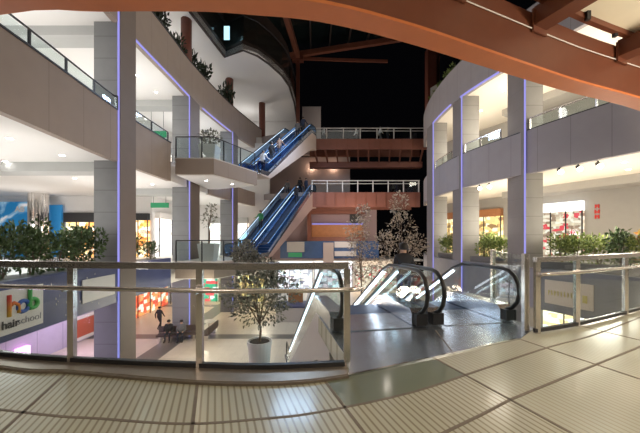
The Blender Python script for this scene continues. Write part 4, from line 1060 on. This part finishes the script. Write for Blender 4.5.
part(MB().box(-3.4, -.6, 23.2, 25.2, G, -3.9), 'counter', M['clad'], t); part(MB().box(-3.5, -.5, 23.1, 25.3, -3.9, -3.78), 'countertop', M['bluef'], t)
part(MB().box(-2.6, -1.4, 24.6, 24.75, -3.78, -2.6), 'menu_board', M['wood'], t)

# ------------------------------------------------------------------ lamps and added fill
def area(name, loc, size, power, col=(1, .95, .88), rot=(0, 0, 0), sy=None):
    l = bpy.data.lights.new(name, 'AREA'); l.energy = power; l.color = col; l.size = size
    if sy: l.shape = 'RECTANGLE'; l.size_y = sy
    o = bpy.data.objects.new(name, l); C.objects.link(o); o.location = loc; o.rotation_euler = rot; return o
def point(name, loc, power, col=(1, .9, .78), r=.2):
    l = bpy.data.lights.new(name, 'POINT'); l.energy = power; l.color = col; l.shadow_soft_size = r
    o = bpy.data.objects.new(name, l); C.objects.link(o); o.location = loc; return o
CW = (1, .97, .94); WW = (1, .90, .75)
for z in (4.3, 10.3):  # unseen fill points at mid-height, added to brighten soffits and column fronts
    for (x, y) in ((-12.5, 7), (-13, 12), (-13, 18), (-10.8, 24), (-20, 13), (-20, 20), (-10.2, 10.), (-10.2, 16.8)):
        point('gallery_fill', (x, y, z - 2.1), 80, CW, .6)
    for (x, y) in ((15.5, 9), (12.2, 12.9), (10.7, 17.8), (14, 14), (12.6, 18.5), (11.3, 23)):
        point('gallery_fill_warm', (x, y, z - 2.1), 120, WW, .6)
for (x, y) in ((-12, 28), (-9, 36), (-12, 22), (-11, 17)): point('upper_lamp', (x, y, 14.6), 75, CW, .5)
for (x, y) in ((-6.5, 16.5), (-10.5, 27), (-5, 27), (0, 36.5), (7, 36)): point('ground_lamp', (x, y, -2.0), 170, (1, .82, .62), .5)
for (x, y) in ((14, 12), (12, 18), (11, 25)): point('ground_lamp_warm', (x, y, -2.8), 160, WW, .5)
for (x, y) in ((-11.3, 10.5), (-13, 17)): point('mauve_shop_lamp', (x, y, -3.0), 120, (.9, .68, 1.0), .4)
area('atrium_fill', (0, 17, 17.0), 12, 400, (1, .93, .86), sy=18)  # added overhead fill for facades and lower floor, imitating floodlights
for (x, y, p_) in ((-3.5, -.8, 95), (1.5, -.8, 90), (7.4, 2.2, 480)): point('bridge_fill', (x, y, 3.3), p_, (1, .87, .70), .6)  # added fill behind the camera; the rightmost stands for the warm glow there
for (x, y, z) in ((-1.0, 35.6, 9.9), (1.6, 35.6, 9.9)): point('wall_spot', (x, y, z), 22, (1, .7, .5), .1)
area('bridge_floodlight', (3.5, 27.5, 2.0), 2, 130, (1, .8, .65), (PI * .72, 0, 0))
point('upper_balcony_fill', (-8.5, 27.5, 19.2), 60, (1, .85, .7), .3)  # this and the next: unseen points added to lift the dark top balcony
point('upper_balcony_fill', (-5.2, 28.5, 19.2), 40, (1, .85, .7), .3)
for x in (2.5, 7.5): point('footbridge_fill', (x, 33.5, 15.0), 70, (1, .88, .76), .2)  # unseen points added to brighten the people on the upper bridge
area('escalator_lamp', (-2, 23, 11.5), 3, 500, (.55, .72, 1.0))

# ------------------------------------------------------------------ world, camera
w = bpy.data.worlds.new('night'); S.world = w; w.use_nodes = True
w.node_tree.nodes['Background'].inputs[0].default_value = (.0006, .0006, .0008, 1); w.node_tree.nodes['Background'].inputs[1].default_value = 1
cam = bpy.data.cameras.new('camera'); co = bpy.data.objects.new('camera', cam); C.objects.link(co)
co.location = (0, 0, 1.5); co.rotation_euler = (PI / 2, 0, 0)
cam.sensor_width = 36; cam.lens = 36 * 300 / 640; cam.shift_y = 21.5 / 640; cam.clip_end = 300; cam.clip_start = .05
S.camera = co
S.view_settings.view_transform = 'Standard'; S.view_settings.look = 'None'; S.view_settings.gamma = 1; S.view_settings.use_curve_mapping = False
S.view_settings.exposure = 0.8
for o in list(bpy.data.objects):
    if '_w' in o: del o['_w']
